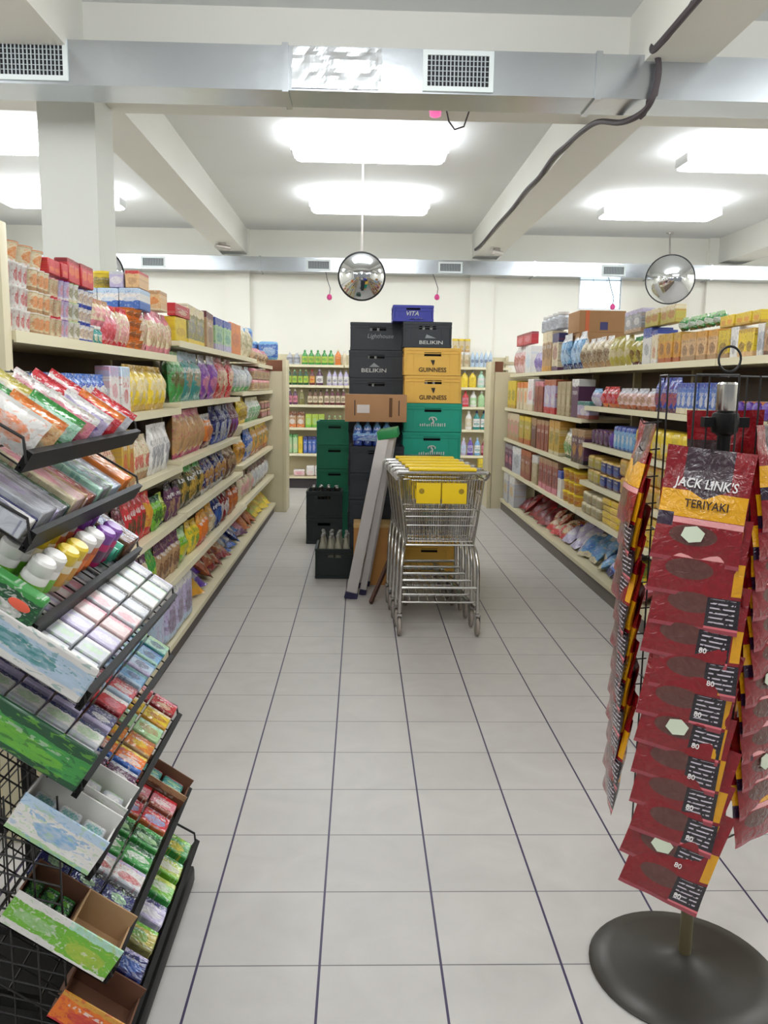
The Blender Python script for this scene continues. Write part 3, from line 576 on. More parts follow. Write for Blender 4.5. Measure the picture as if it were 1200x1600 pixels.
    ('B3', -0.935, -0.839, 1.25, 0.229, 1, 1, 'dish', 'cleaner_bottle', 'bottle', ('olive', 'cream', 'olive', 'olive'), 'olive bottle'),
    ('B3', -0.801, -0.562, 1.25, 0.232, 3, 1, 'dish', 'cleaner_bottle', 'bottle', ('brown', 'black', 'cream', 'brown'), 'dark brown bottle with cream label'),
    ('B3', -0.552, -0.218, 1.25, 0.246, 4, 1, 'dish', 'cleaner_bottle', 'bottle', ('maroon', 'white', 'cream', 'maroon'), 'maroon bottle with cream label'),
    ('B4', -1.088, -0.839, 0.91, 0.236, 2, 1, 'carton', 'soap_carton', 'carton', ('tan', 'brown', 'white', 'orange'), 'brown and orange carton'),
    ('B4', -0.829, -0.542, 0.91, 0.202, 3, 1, 'carton', 'soap_carton', 'carton', ('yellowgreen', 'yellowgreen', 'palegreen', 'limegreen'), 'lime green carton'),
    ('B4', -0.513, -0.263, 0.91, 0.187, 3, 1, 'dish', 'cleaner_bottle', 'bottle', ('olive', 'palegreen', 'cream', 'green'), 'olive green bottle'),
    ('B5', -1.099, -0.945, 0.52, 0.291, 2, 1, 'softpack', 'soap_pack', 'pack', ('palegreen', 'green', 'cream', 'palegreen'), 'pale green soap pack'),
    ('B5', -0.935, -0.868, 0.52, 0.255, 1, 1, 'carton', 'soap_carton', 'carton', ('yellow', 'yellow', 'gold', 'yellow'), 'slim yellow carton'),
    ('B5', -0.858, -0.608, 0.52, 0.257, 4, 1, 'softpack', 'soap_pack', 'pack', ('midblue', 'navy', 'lilac', 'midblue'), 'blue soap pack'),
    ('B6', -1.007, -0.834, 0.18, 0.099, 1, 1, 'softpack', 'tissue_pack', 'tissue pack', ('palepink', 'white', 'pink', 'palepink'), 'flat pale pink pack'),
    ('B6', -0.815, -0.555, 0.18, 0.16, 2, 1, 'softpack', 'tissue_pack', 'tissue pack', ('white', 'white', 'palepink', 'palepink'), 'white and pink pack'),
    ('B1', 1.352, 1.621, 1.84, 0.221, 3, 1, 'tub', 'powder_tub', 'tub', ('cream', 'white', 'tan', 'cream'), 'cream tub'),
    ('B1', 1.63, 1.966, 1.84, 0.263, 5, 1, 'dish', 'detergent_bottle', 'bottle', ('paleblue', 'white', 'paleblue', 'navy'), 'clear bottle with pale blue top'),
    ('B1', 1.352, 1.63, 2.062, 0.195, 3, 1, 'tub', 'powder_tub', 'tub', ('cream', 'yellow', 'gold', 'orangecream'), 'yellow and cream tub in upper layer'),
    ('B2', 1.495, 1.736, 1.54, 0.258, 2, 1, 'dish', 'cleaner_bottle', 'bottle', ('yellow', 'grey', 'yellow', 'yellow'), 'yellow bottle'),
    ('B2', 1.745, 1.977, 1.54, 0.258, 2, 1, 'dish', 'cleaner_bottle', 'bottle', ('mint', 'mint', 'white', 'mint'), 'pale mint bottle'),
    ('B3', 1.523, 1.629, 1.25, 0.248, 1, 1, 'dish', 'cleaner_bottle', 'bottle', ('red', 'red', 'pink', 'red'), 'red bottle'),
    ('B3', 1.639, 1.755, 1.25, 0.248, 1, 1, 'dish', 'cleaner_bottle', 'bottle', ('white', 'white', 'palegreen', 'white'), 'white bottle with green label'),
    ('B3', 1.764, 1.871, 1.25, 0.248, 1, 1, 'dish', 'cleaner_bottle', 'bottle', ('palegreen', 'white', 'palegreen', 'palegreen'), 'light green bottle'),
    ('B3', 1.88, 1.987, 1.25, 0.248, 1, 1, 'dish', 'cleaner_bottle', 'bottle', ('white', 'white', 'silver', 'white'), 'white handled bottle'),
    ('B4', 1.581, 1.688, 0.91, 0.298, 1, 1, 'dish', 'cleaner_bottle', 'bottle', ('white', 'white', 'cream', 'white'), 'tall white bottle'),
    ('B4', 1.698, 1.921, 0.91, 0.294, 2, 1, 'dish', 'cleaner_bottle', 'bottle', ('teal', 'navy', 'white', 'teal'), 'teal bottle with white label'),
    ('B4', 1.931, 2.018, 0.91, 0.287, 1, 1, 'dish', 'cleaner_bottle', 'bottle', ('blue', 'navy', 'lilac', 'blue'), 'blue bottle'),
    ('B5', 1.525, 1.612, 0.52, 0.277, 1, 1, 'dish', 'softener_bottle', 'bottle', ('lilac', 'white', 'paleblue', 'lilac'), 'lilac bottle'),
    ('B5', 1.622, 1.719, 0.52, 0.278, 1, 1, 'dish', 'softener_bottle', 'bottle', ('violet', 'lilac', 'lilac', 'violet'), 'violet bottle'),
    ('B5', 1.729, 1.827, 0.52, 0.28, 1, 1, 'dish', 'softener_bottle', 'bottle', ('lightblue', 'paleblue', 'white', 'teal'), 'light blue bottle'),
    ('B5', 1.836, 2.012, 0.52, 0.272, 2, 1, 'dish', 'softener_bottle', 'bottle', ('darkred', 'cream', 'pink', 'darkred'), 'red bottle with cream cap'),
    ('B6', 1.789, 1.876, 0.18, 0.298, 1, 1, 'carton', 'soap_carton', 'carton', ('yellow', 'yellow', 'olive', 'green'), 'yellow and green carton'),
    ('B6', 1.896, 1.993, 0.18, 0.298, 1, 1, 'carton', 'soap_carton', 'carton', ('rust', 'pink', 'orange', 'rust'), 'rusty orange carton'),
]

ROT = {'L': PI/2, 'R': -PI/2, 'B': 0}
def stock():
    for (sh, s0, s1, z0, h, n, rows, kind, name, cat, style, desc) in RUNS:
        face, pl, zs, zn, where = SHELVES[sh]
        label = desc+', '+where; many = n*rows > 1
        group = (desc+' items, '+where) if many else None
        w = (s1-s0)/n; src = {}
        for i in range(n):
            for k in range(rows):
                seed = i+k if kind in ('pouch', 'lying') else 0
                key = seed % 3
                if key not in src:
                    o, d, tilt0 = product(kind, name, cat, style, w, h, .07 if face == 'L' else .15, label, group, None, 0, seed)
                    src[key] = (o, d); first = True
                else:
                    o, d = src[key]; o = copy_tree(o)
                    tilt0 = rnd.uniform(0, .1) if kind == 'pouch' else .55 if kind == 'lying' else 0
                s = s0+w*(i+.5)
                back = .012+d/2+rnd.uniform(0, .012)
                jr = rnd.uniform(-.05, .05) if rows == 1 else rnd.uniform(-.02, .02)
                if len(style) > 4: jr += dict(style[4]).get('yaw', 0); back += .05 if 'yaw' in dict(style[4]) else 0
                if kind == 'lying':
                    tilt0 = rnd.uniform(.75, 1.15); jr = rnd.uniform(-.5, .5); back += .02+.07*(i % 2)
                if face == 'L': p = (pl-back, s, z0+k*h)
                elif face == 'R': p = (pl+back, s, z0+k*h)
                else: p = (s, pl+back, z0+k*h)
                zz = p[2]+.0015
                if kind == 'lying': zz += .02+.05*(i % 2)
                o.location = (p[0], p[1], zz); o.rotation_euler = (-tilt0, 0, ROT[face]+jr)

# ------------------------------------------------------------------ room
CEIL = 3.83; WY = 12.95
def room():
    m = bpy.data.materials.new('floor_tiles'); m.use_nodes = True
    nt = m.node_tree; b = nt.nodes['Principled BSDF']; N, L = nt.nodes, nt.links
    tc = N.new('ShaderNodeTexCoord'); sp = N.new('ShaderNodeSeparateXYZ'); L.new(tc.outputs['Object'], sp.inputs[0])
    def M(op, a, c=None):
        n = N.new('ShaderNodeMath'); n.operation = op
        for i, v in enumerate((a, c)):
            if v is None: continue
            if isinstance(v, (int, float)): n.inputs[i].default_value = v
            else: L.new(v, n.inputs[i])
        return n.outputs[0]
    T = .3286
    def line(ax, off, half):
        t = M('DIVIDE', M('SUBTRACT', ax, off), T)
        return M('LESS_THAN', M('ABSOLUTE', M('SUBTRACT', t, M('ROUND', t))), half/T)
    gx = line(sp.outputs[0], -.4241, .0034); gy = line(sp.outputs[1], 2.0301, .0022)
    def cell(ax, off): return M('FLOOR', M('DIVIDE', M('SUBTRACT', ax, off), T))
    cv = N.new('ShaderNodeCombineXYZ'); L.new(cell(sp.outputs[0], -.4241), cv.inputs[0]); L.new(cell(sp.outputs[1], 2.0301), cv.inputs[1])
    wn = N.new('ShaderNodeTexWhiteNoise'); L.new(cv.outputs[0], wn.inputs[0])
    nz = N.new('ShaderNodeTexNoise'); nz.inputs['Scale'].default_value = 4; nz.inputs['Detail'].default_value = 6; nz.inputs['Distortion'].default_value = 1.5
    L.new(tc.outputs['Object'], nz.inputs['Vector'])
    def mix(f, a, c):
        n = N.new('ShaderNodeMix'); n.data_type = 'RGBA'
        if isinstance(f, float): n.inputs[0].default_value = f
        else: L.new(f, n.inputs[0])
        for k, v in ((6, a), (7, c)):
            if isinstance(v, tuple): n.inputs[k].default_value = v
            else: L.new(v, n.inputs[k])
        return n.outputs[2]
    base = mix(nz.outputs['Fac'], lin((172,168,164)), lin((197,193,189)))
    base = mix(M('MULTIPLY', wn.outputs[0], .18), base, lin((166,163,160)))
    base = mix(gy, base, lin((104,100,102))); base = mix(gx, base, lin((50,40,74)))
    L.new(base, b.inputs['Base Color'])
    rg = M('ADD', .34, M('MULTIPLY', nz.outputs['Fac'], .16)); L.new(rg, b.inputs['Roughness'])
    struct(MB().box(-7.2, 8, -3, WY+.1, -.12, 0).build('floor', m))
    struct(MB().box(-7.2, 8, -3, WY+.1, CEIL, CEIL+.15).build('ceiling', M_ceil))
    # back wall with the opening for the glass-block window
    wx0, wx1, wz0, wz1 = 3.33, 3.96, 2.76, 3.19
    mb = MB(); y0, y1 = WY, WY+.2
    mb.box(-7.2, wx0, y0, y1, 0, CEIL); mb.box(wx1, 8, y0, y1, 0, CEIL); mb.box(wx0, wx1, y0, y1, 0, wz0); mb.box(wx0, wx1, y0, y1, wz1, CEIL)
    struct(mb.build('wall_back', M_paint))
    struct(MB().box(-7.4, -7.2, -3, WY, 0, CEIL).build('wall_left', M_paint))
    struct(MB().box(8, 8.2, -3, WY, 0, CEIL).build('wall_right', M_paint))
    fr = struct(MB().box(-.02, wx1-wx0+.02, -.012, .06, -.02, 0).box(-.02, wx1-wx0+.02, -.012, .06, wz1-wz0, wz1-wz0+.02)
        .box(-.02, 0, -.012, .06, 0, wz1-wz0).box(wx1-wx0, wx1-wx0+.02, -.012, .06, 0, wz1-wz0).build('window_1', M_whitepl))
    fr.location = (wx0, WY, wz0)
    cw, ch = (wx1-wx0)/3, (wz1-wz0)/2
    for i in range(3):
        for k in range(2):
            g = MB().box(i*cw+.008, (i+1)*cw-.008, .0, .08, k*ch+.008, (k+1)*ch-.008).build('glass_block', M_glassblock, fr, bevel=.015)
    mort = MB().box(0, wx1-wx0, .03, .1, 0, wz1-wz0).build('mortar', M_whitepl, fr)
    # pilasters on the back wall, beams and column
    for i, x in enumerate((-5.6, -1.87, 1.82, 5.44)):
        struct(MB().box(x-.18, x+.18, WY-.07, WY, 0, CEIL).build('trim_%d' % (i+1), M_paint))
    for i, x in enumerate((-5.55, -1.91, 1.84, 5.6)):
        struct(MB().box(x-.19, x+.19, -3, 5.5, 3.46, CEIL).box(x-.19, x+.19, 6.38, WY-.0005, 3.46, CEIL).build('ceiling_beam', M_beam, bevel=0))
    struct(MB().box(-7.2, 8, 5.5, 6.38, 3.46, CEIL).build('ceiling_beam', M_beam))
    struct(MB().box(-2.17, -1.79, 5.9, 6.3, 0, 3.46).build('column', bsdf('column_paint', (212,214,208), .75, vary=.04, bscale=1.5)))
    struct(MB().box(1.7, 2.02, 15, 15.1, 0, .1).build('trim_9', M_paint)) if False else None

def lamps():
    src = None
    spots = [(-3.62,8.1),(.06,8.1),(3.72,8.15),(-3.62,10.55),(.08,10.5),(3.63,10.5)]
    labs = ['fluorescent ceiling light cut by the left edge of the photo', 'large fluorescent ceiling light in the middle bay, nearer one',
            'fluorescent ceiling light cut by the right edge of the photo', 'fluorescent ceiling light half hidden behind the column',
            'fluorescent ceiling light directly above the round middle mirror', 'fluorescent ceiling light above the tilted right mirror']
    for (x, y), lb in zip(spots, labs):
        if src is None:
            src = root('ceiling_light', lb, 'ceiling light', (x, y, CEIL))
            MB().box(-.66, .66, -.05, .05, -.075, -.035).build('housing', M_fix, src, bevel=.006)
            for sx in (-1, 1): MB().tube([(sx*.5, 0, -.04), (sx*.5, 0, 0)], .012, 8).build('stem', M_fix, src)
            MB().box(-.70, .70, -.22, .22, -.20, -.078).build('diffuser', M_lamp, src, bevel=.055)
            for sx in (-1, 1): MB().box(sx*.712-.010, sx*.712+.010, -.15, .15, -.18, -.10).build('end_cap', M_fix, src, bevel=.004)
            o = src
        else: o = copy_tree(src, (x, y, CEIL), label=lb)
    # unseen point lights, added to light the room beyond the built lamp rows
    for i, (x, y) in enumerate([(-3.6,3.2),(0,3.2),(3.7,3.2),(-3.6,.6),(0,.6),(3.7,.6),(-3.6,-1.8),(.0,-1.8),(3.7,-1.8),(-6.2,9),(-6.2,4),(6.8,9),(6.8,4)]):
        l = bpy.data.lights.new('fluorescent_row', 'POINT'); l.shadow_soft_size = .3; l.energy = {3.2: 64, .6: 56, -1.8: 40}.get(y, 95); l.color = (.965, .985, 1)
        o = bpy.data.objects.new('fluorescent_row', l); COL.objects.link(o); o.location = (x, y, CEIL-.36)
    w = bpy.data.worlds.new('shop_front_daylight'); S.world = w; w.use_nodes = True  # even background added as soft fill through the open room front
    bg = w.node_tree.nodes['Background']; bg.inputs[0].default_value = (.93, .97, 1, 1); bg.inputs[1].default_value = .3

def grille(parent, x, y, z, w, h, vertical):
    """air grille: white frame, dark throat, thin blades"""
    f = MB(); t = .028
    f.box(x-w/2-t, x+w/2+t, y-.014, y, z-h/2-t, z-h/2).box(x-w/2-t, x+w/2+t, y-.014, y, z+h/2, z+h/2+t)
    f.box(x-w/2-t, x-w/2, y-.014, y, z-h/2, z+h/2).box(x+w/2, x+w/2+t, y-.014, y, z-h/2, z+h/2)
    g = f.build('air_grille', M_grille, parent)
    MB().box(x-w/2, x+w/2, y-.003, y-.001, z-h/2, z+h/2).build('throat', M_dark, g)
    b = MB(); n = int(w/.022)
    for i in range(1, n): b.box(x-w/2+i*w/n-.0035, x-w/2+i*w/n+.0035, y-.012, y-.004, z-h/2, z+h/2)
    for k in range(1, 6): b.box(x-w/2, x+w/2, y-.009, y-.005, z-h/2+k*h/6-.002, z-h/2+k*h/6+.002)
    b.build('blades', bsdf('grille_blades', (176,184,188), .5), g)
    return g

def ducts():
    d = root('air_duct', 'big bright galvanised air duct crossing under the near ceiling beam', 'air duct', (0, 5.18, 3.25))
    MB().box(-7, 7.8, 0, .3, 0, .245).build('duct_run', M_duct, d)
    for x in (-4.2, -.46, 1.38, 4.6):
        MB().box(x-.018, x+.018, -.012, .312, -.012, .257).build('seam_flange', M_duct, d)
    grille(d, -1.92, 0, .13, .36, .17, True); grille(d, .55, 0, .125, .36, .17, True)
    # patch of crinkled foil tape left of the middle grille
    f = MB(); n = 30; nr = 10
    for j in range(nr+1):
        for i in range(n+1):
            x = -.42+.52*i/n; z = .012+.225*j/nr
            a = noise.noise(Vector((x*7, z*9, 2)))+.3*noise.noise(Vector((x*17, z*20, 5)))
            f.v.append((x+.012*noise.noise(Vector((z*20, j, 1)))*(i in (0, n)), -.008-.012*abs(a), z))
    for j in range(nr):
        for i in range(n): a = j*(n+1)+i; f.f.append((a, a+1, a+n+2, a+n+1))
    me = f.mesh('foil', 0, False); me.materials.append(bsdf('foil_tape', (226,230,234), .2, metal=.95))
    o = link(me, 'foil_patch', me.materials[0], d); sm = o.modifiers.new('thickness', 'SOLIDIFY'); sm.thickness = .003
    d2 = root('air_duct', 'slim galvanised air duct running along the back wall behind the mirrors', 'air duct', (0, WY-.35, 3.19))
    MB().box(-7.1, 7.9, 0, .345, 0, .2).build('duct_run', M_duct, d2)
    for x in (-3.9, -1.5, 2.55, 4.3, 5.2): MB().box(x-.015, x+.015, -.01, .348, -.01, .21).build('seam_flange', M_duct, d2)
    for x in (-3.05, -.64, 1.30, 3.73): grille(d2, x, 0, .095, .30, .105, False)

def mirror(x, y, z, r, rz, tilt, top, label):
    m = root('convex_mirror', label, 'mirror', (x, y, z), rot=(tilt, 0, rz))
    prof = []
    n = 10
    mb = MB(); R = r*1.25; dome = R-math.sqrt(R*R-r*r)
    rings = []
    for i in range(n+1):
        a = i/n*math.asin(r/R); rings.append((R*math.sin(a), -(R*math.cos(a)-(R-dome))))
    k = 40; mb.v.append((0, -dome, 0))
    for rr, yy in rings[1:]:
        for j in range(k): a = 2*PI*j/k; mb.v.append((rr*math.cos(a), yy, rr*math.sin(a)))
    for j in range(k): mb.f.append((0, 1+j, 1+(j+1) % k))
    for i in range(n-1):
        for j in range(k):
            a, c = 1+i*k+j, 1+i*k+(j+1) % k; mb.f.append((a, a+k, c+k, c))
    me = mb.mesh('dome'); bm = bmesh.new(); bm.from_mesh(me); bmesh.ops.recalc_face_normals(bm, faces=bm.faces); bm.to_mesh(me); bm.free()
    link(me, 'mirror_dome', M_mirror, m)
    MB().tube([(r*math.cos(2*PI*i/40), 0, r*math.sin(2*PI*i/40)) for i in range(40)], .009, 8, True).build('rubber_rim', M_rubber, m)
    MB().lathe([(r*.98, 0), (r*.6, .04), (r*.1, .05)], 24).build('back_shell', M_rubber, m).rotation_euler = (-PI/2, 0, 0)
    inv = Matrix.LocRotScale(Vector((x, y, z)), m.rotation_euler, None).inverted()
    a = inv @ Vector((x, y+.03, z+r*.6)); b = inv @ Vector(top)
    MB().tube([a, b], .012, 8).build('hanging_rod', M_alu, m)
    MB().lathe([(.05, -.02), (.05, 0)], 16, tuple(b)).build('ceiling_flange', M_alu, m)
    return m

def overhead():
    mirror(-.005, 8.7, 2.644, .235, 0, .12, (-.003, 8.72, CEIL-.001), 'round convex mirror hanging on a straight rod in the middle bay')
    mirror(4.29, 11.8, 3.07, .33, -.5, .1, (4.5, 12.5, CEIL-.001), 'round convex mirror on a slanting rod over the right shelving')
    mirror(-2.66, 8.7, 2.63, .245, .2, .1, (-2.66, 8.75, CEIL-.001), 'round convex mirror mostly hidden behind the column')
    # pink pendants
    for (x, y, z, zt, lb) in ((-.477, 12.52, 2.823, 3.19, 'small pink bulb on a cord, left of the middle mirror'), (1.105, 12.52, 2.85, 3.19, 'small pink bulb on a cord, right of the middle mirror'),
                              (3.72, 12.52, 2.757, 3.19, 'small pink bulb on a cord in front of the glass-block window')):
        p = root('hanging_bulb', lb, 'bulb', (x, y, z), group=None)
        MB().lathe([(.008,-.045),(.03,-.035),(.04,-.005),(.03,.025),(.014,.04)], 14).build('pink_bulb', M_pink, p)
        MB().tube([(0,0,.03), (.012,0,.12), (-.03,.0,.24), (-.06,.09,zt-z+.001)], .006, 6).build('cord', M_cable, p)
    p = root('hanging_bulb', 'pink lamp with a curly cord below the near air duct', 'bulb', (.468, 5.75, 3.33))
    MB().lathe([(.01,-.04),(.035,-.03),(.04,.0),(.03,.03),(.016,.05)], 14).build('pink_bulb', bsdf('pink_glow', (235,110,170), .3, emit=.8), p)
    MB().tube([(0,0,.04),(0,.02,.13)], .012, 8).build('socket', M_cable, p)
    MB().tube([(.03,0,.0),(.07,0,.02),(.09,0,-.06),(.13,0,-.11),(.19,0,-.09),(.22,0,0),(.215,0,.13)], .006, 6).build('cord', M_cable, p)
    # loose bundled cable that runs along the right beam
    pts = [(1.62,3.3,3.44),(1.625,4.4,3.435),(1.63,4.95,3.44),(1.685,5.12,3.53),(1.72,5.13,3.40),(1.70,5.135,3.26),(1.68,5.25,3.20),(1.63,5.5,3.215),(1.60,5.95,3.35),(1.615,6.45,3.43),(1.622,7.0,3.475),(1.62,7.4,3.50),(1.624,8.0,3.475),(1.62,8.6,3.49),(1.624,9.4,3.475),(1.62,10.4,3.48),(1.624,11.6,3.475),(1.622,12.3,3.50)]
    c = MB(); sm = []
    for i in range(len(pts)-1):
        a, b = Vector(pts[i]), Vector(pts[i+1]); m0 = Vector(pts[max(i-1,0)]); m3 = Vector(pts[min(i+2,len(pts)-1)])
        for k in range(6):
            t = k/6; sm.append(.5*((2*a)+(b-m0)*t+(2*m0-5*a+4*b-m3)*t*t+(3*a-m0-3*b+m3)*t**3))
    sm.append(Vector(pts[-1])); c.tube(sm, .019, 8)
    c.tube([s+Vector((.012*math.sin(i*.9), .01, .02*math.cos(i*.7))) for i, s in enumerate(sm[6:38])], .011, 6)
    tag(c.build('cable_bundle', bsdf('dark_cable_bundle', (74,66,70), .7)), 'dark bundled cable looping round the near duct and along the right beam', 'cable')
    for (x, lb) in ((-1.93, 'small bracket lamp under the far end of the left beam'), (1.86, 'small bracket lamp under the far end of the right beam')):
        p = root('spot_lamp', lb, 'lamp', (x, 11.9, 3.46))
        MB().box(-.05, .05, -.03, .03, -.03, 0).build('bracket', M_alu, p)
        MB().tube([(-.08,-.06,-.05),(.09,.06,-.06)], .035, 12).build('lamp_head', M_alu, p)

# ------------------------------------------------------------------ shelving
def shelf(parent, x_front, depth, y0, y1, z, sgn):
    """one run of shelf board: x_front is its lip, depth goes away from the aisle"""
    xb = x_front-sgn*depth
    a, b = min(x_front, xb), max(x_front, xb)
    o = MB().box(a, b, y0+.003, y1-.003, z-.03, z).build('shelf', M_shelf, parent, bevel=.003)
    xr0, xr1 = (x_front, x_front+.008*sgn)
    MB().box(min(xr0, xr1), max(xr0, xr1), y0+.006, y1-.006, z-.036, z+.002).build('price_rail', M_rail, o)
    return o

def gondolas():
    # left: spine at x=-1.52, sections from 2.59 to 10.03
    g = root('display_shelving', 'long cream shelving full of groceries along the left of the aisle', 'shelving', (0, 0, 0))
    Y0, J1, J2, J3, Y1 = 2.70, 5.03, 7.47, 8.69, 10.03
    MB().box(-1.56, -1.53, Y0, Y1, .1, 1.72).build('back_panel', M_shelf_dark, g)
    MB().box(-1.5, -1.045, Y0, Y1, 0, .092).build('kick_plate', M_kick, g)
    MB().box(-1.5, -1.02, Y0, Y1, .092, .125).build('base_deck', M_shelf, g, bevel=.004)
    for (yy, zt) in ((Y0+.02, 2.0), (J1, 1.79), (6.25, 1.76), (J2, 1.76), (J3, 1.75), (Y1-.02, 1.8)):
        MB().box(-1.53, -1.48, yy-.02, yy+.02, .12, zt).build('upright', M_shelf, g)
    for (xf, y0, y1, z) in ((-1.10,Y0,J1,1.705),(-1.08,J1,J3,1.795),(-1.06,J3,Y1,1.755),
                            (-1.08,Y0,J1,1.40),(-1.08,J1,J2,1.43),(-1.06,J2,Y1,1.475),
                            (-1.08,Y0,J1,1.055),(-1.08,J1,J2,1.08),(-1.06,J2,Y1,1.175),
                            (-1.06,Y0,J1,.76),(-1.06,J1,J2,.765),(-1.06,J2,Y1,.815),
                            (-1.03,Y0,J1,.47),(-1.03,J1,J2,.47),(-1.05,J2,Y1,.47)):
        shelf(g, xf, xf+1.53, y0, y1, z, 1)
    # sloping support brackets visible at the joints
    for (xf, y, z) in ((-1.08,J1,1.055),(-1.06,J2,1.175),(-1.06,J2,.815)):
        b = MB(); b.add([(-1.5,y-.004,z-.03),(xf+.01,y-.004,z-.03),(xf-.02,y-.004,z-.08),(-1.5,y-.004,z-.24),(-1.5,y+.004,z-.03),(xf+.01,y+.004,z-.03),(xf-.02,y+.004,z-.08),(-1.5,y+.004,z-.24)],
            [(0,1,2,3),(7,6,5,4),(0,4,5,1),(1,5,6,2),(2,6,7,3),(3,7,4,0)]); b.build('shelf_bracket', M_shelf, g)
    # the post that closes the near end
    MB().box(-1.19, -1.10, 2.64, 2.695, 0, 2.03).build('end_post', M_shelf, g, bevel=.004)
    e = root('end_display_unit', 'cream end unit closing the far end of the left shelving', 'shelving', (-1.4, 10.06, 0))
    MB().box(-.62, .50, 0, .03, 0, 1.70).build('side_panel', M_shelf, e, bevel=.003)
    MB().box(.46, .505, -.004, .42, 0, 1.84).build('end_post', M_shelf, e, bevel=.003)
    MB().box(-.62, .46, .03, .42, 0, .14).build('base_deck', M_shelf, e)
    MB().box(.26, .46, 0, .025, 1.7, 1.83).build('brown_board', bsdf('brown_board', (124,78,56), .7), e)
    MB().box(-.62, .5, .03, .42, 1.80, 1.835).build('top_board', M_shelf, e)
    # right
    g = root('display_shelving', 'long cream shelving of cartons and biscuits along the right of the aisle', 'shelving', (0, 0, 0))
    Y0, J, Y1 = 3.18, 6.84, 10.52
    MB().box(2.30, 2.33, Y0, Y1, .1, 1.70).build('back_panel', M_shelf_dark, g)
    MB().box(1.815, 2.28, Y0, Y1, 0, .105).build('kick_plate', M_kick_r, g)
    MB().box(1.80, 2.28, Y0, Y1, .105, .14).build('base_deck', M_shelf, g, bevel=.004)
    for yy in (Y0+.02, 4.4, 5.62, J, 8.06, 9.28, Y1-.02): MB().box(2.24, 2.3, yy-.02, yy+.02, .12, 1.71).build('upright', M_shelf, g)
    for (xf, y0, y1, z) in ((1.88,Y0,4.4,1.715),(1.88,4.4,J,1.715),(1.88,J,Y1,1.715),(1.83,J,Y1,1.30),(1.83,J,Y1,.92),(1.82,J,Y1,.545),(1.82,Y0,J,.545),
                            (1.85,3.78,J,1.41),(1.85,3.78,J,1.11),(1.84,3.78,J,.80)):
        shelf(g, xf, 2.3-xf, y0, y1, z, -1)
    e = root('end_display_unit', 'cream end unit closing the far end of the right shelving', 'shelving', (1.6, 10.56, 0))
    MB().box(.09, .7, 0, .03, 0, 1.74).build('side_panel', M_shelf, e, bevel=.003)
    MB().box(.035, .085, -.004, .42, 0, 1.87).build('end_post', M_shelf, e, bevel=.003)
    MB().box(.085, .7, .03, .42, 0, .14).build('base_deck', M_shelf, e)
    MB().box(.085, .19, 0, .025, 1.74, 1.87).build('brown_board', bsdf('brown_board', (124,78,56), .7), e)
    MB().box(.085, .7, .03, .42, 1.835, 1.87).build('top_board', M_shelf, e)
    # back wall unit
    g = root('wall_shelving', 'cream wall shelving of bottles behind the crates', 'shelving', (0, 0, 0))
    X0, X1 = -1.5, 2.25
    MB().box(X0, X1, 12.86, 12.875, .1, 2.0).build('back_panel', M_shelf, g)
    MB().box(X0, X1, 12.46, 12.85, 0, .15).build('kick_plate', bsdf('black_kick', (44,36,40), .6), g)
    MB().box(X0, X1, 12.43, 12.85, .15, .18).build('base_deck', M_shelf, g, bevel=.004)
    for x in (X0+.02, -.25, 1.0, X1-.02): MB().box(x-.02, x+.02, 12.81, 12.86, .18, 2.02).build('upright', M_shelf, g)
    for x0, x1 in ((X0, -.25), (-.25, 1.0), (1.0, X1)):
        for z in (.52, .91, 1.25, 1.54, 1.84):
            o = MB().box(x0+.003, x1-.003, 12.50, 12.85, z-.03, z).build('shelf', M_shelf, g, bevel=.003)
            MB().box(x0+.006, x1-.006, 12.492, 12.50, z-.036, z+.002).build('price_rail', M_rail, o)
    # big blue packs standing on the far end of the left shelving and its end unit
    for i, (x, y, z, ry) in enumerate(((-1.30, 9.2, 1.925, 0), (-1.12, 10.2, 1.836, .1), (-1.36, 10.22, 1.836, -.1), (-1.6, 10.2, 1.836, 0))):
        lb = ['blue soft pack lying on the pinkish bags at the far top', 'blue soft pack at the aisle corner of the left end unit', 'blue soft pack in the middle of the left end unit top', 'blue soft pack at the inner side of the left end unit top'][i]
        o = link(m_softpack(.23, .16, .215), 'nappy_pack', package(('midblue', 'lightblue', 'paleblue', 'lightblue'), .3)); tag(o, lb, 'pack')
        o.location = (x, y, z); o.rotation_euler = (0, 0, ry)
    # boxes standing on the top shelf of the right shelving
    b = root('cardboard_box', 'brown cardboard box with orange side tape on the right top shelf', 'box', (2.16, 7.75, 2.052))
    MB().box(-.21, .21, -.2, .2, 0, .19).build('carton_body', bsdf('cardboard', 'cardboard', .8, vary=.1, bscale=12), b, bevel=.004)
    MB().box(-.155, -.12, -.203, -.2, 0, .19).build('tape', bsdf('orange_tape', (190,90,40), .5), b)
    MB().box(-.02, .05, -.203, -.2, .02, .09).build('label_patch', bsdf('navy_print', 'navy', .5), b)
    MB().box(-.2, .22, -.2, .2, 0, .335).build('storage_carton', bsdf('cardboard', 'cardboard', .8, vary=.1, bscale=12)).location = (2.16, 7.75, 1.716)
    tag(bpy.data.objects['storage_carton'], 'tall cardboard carton under the taped box, behind light blue bags', 'box')

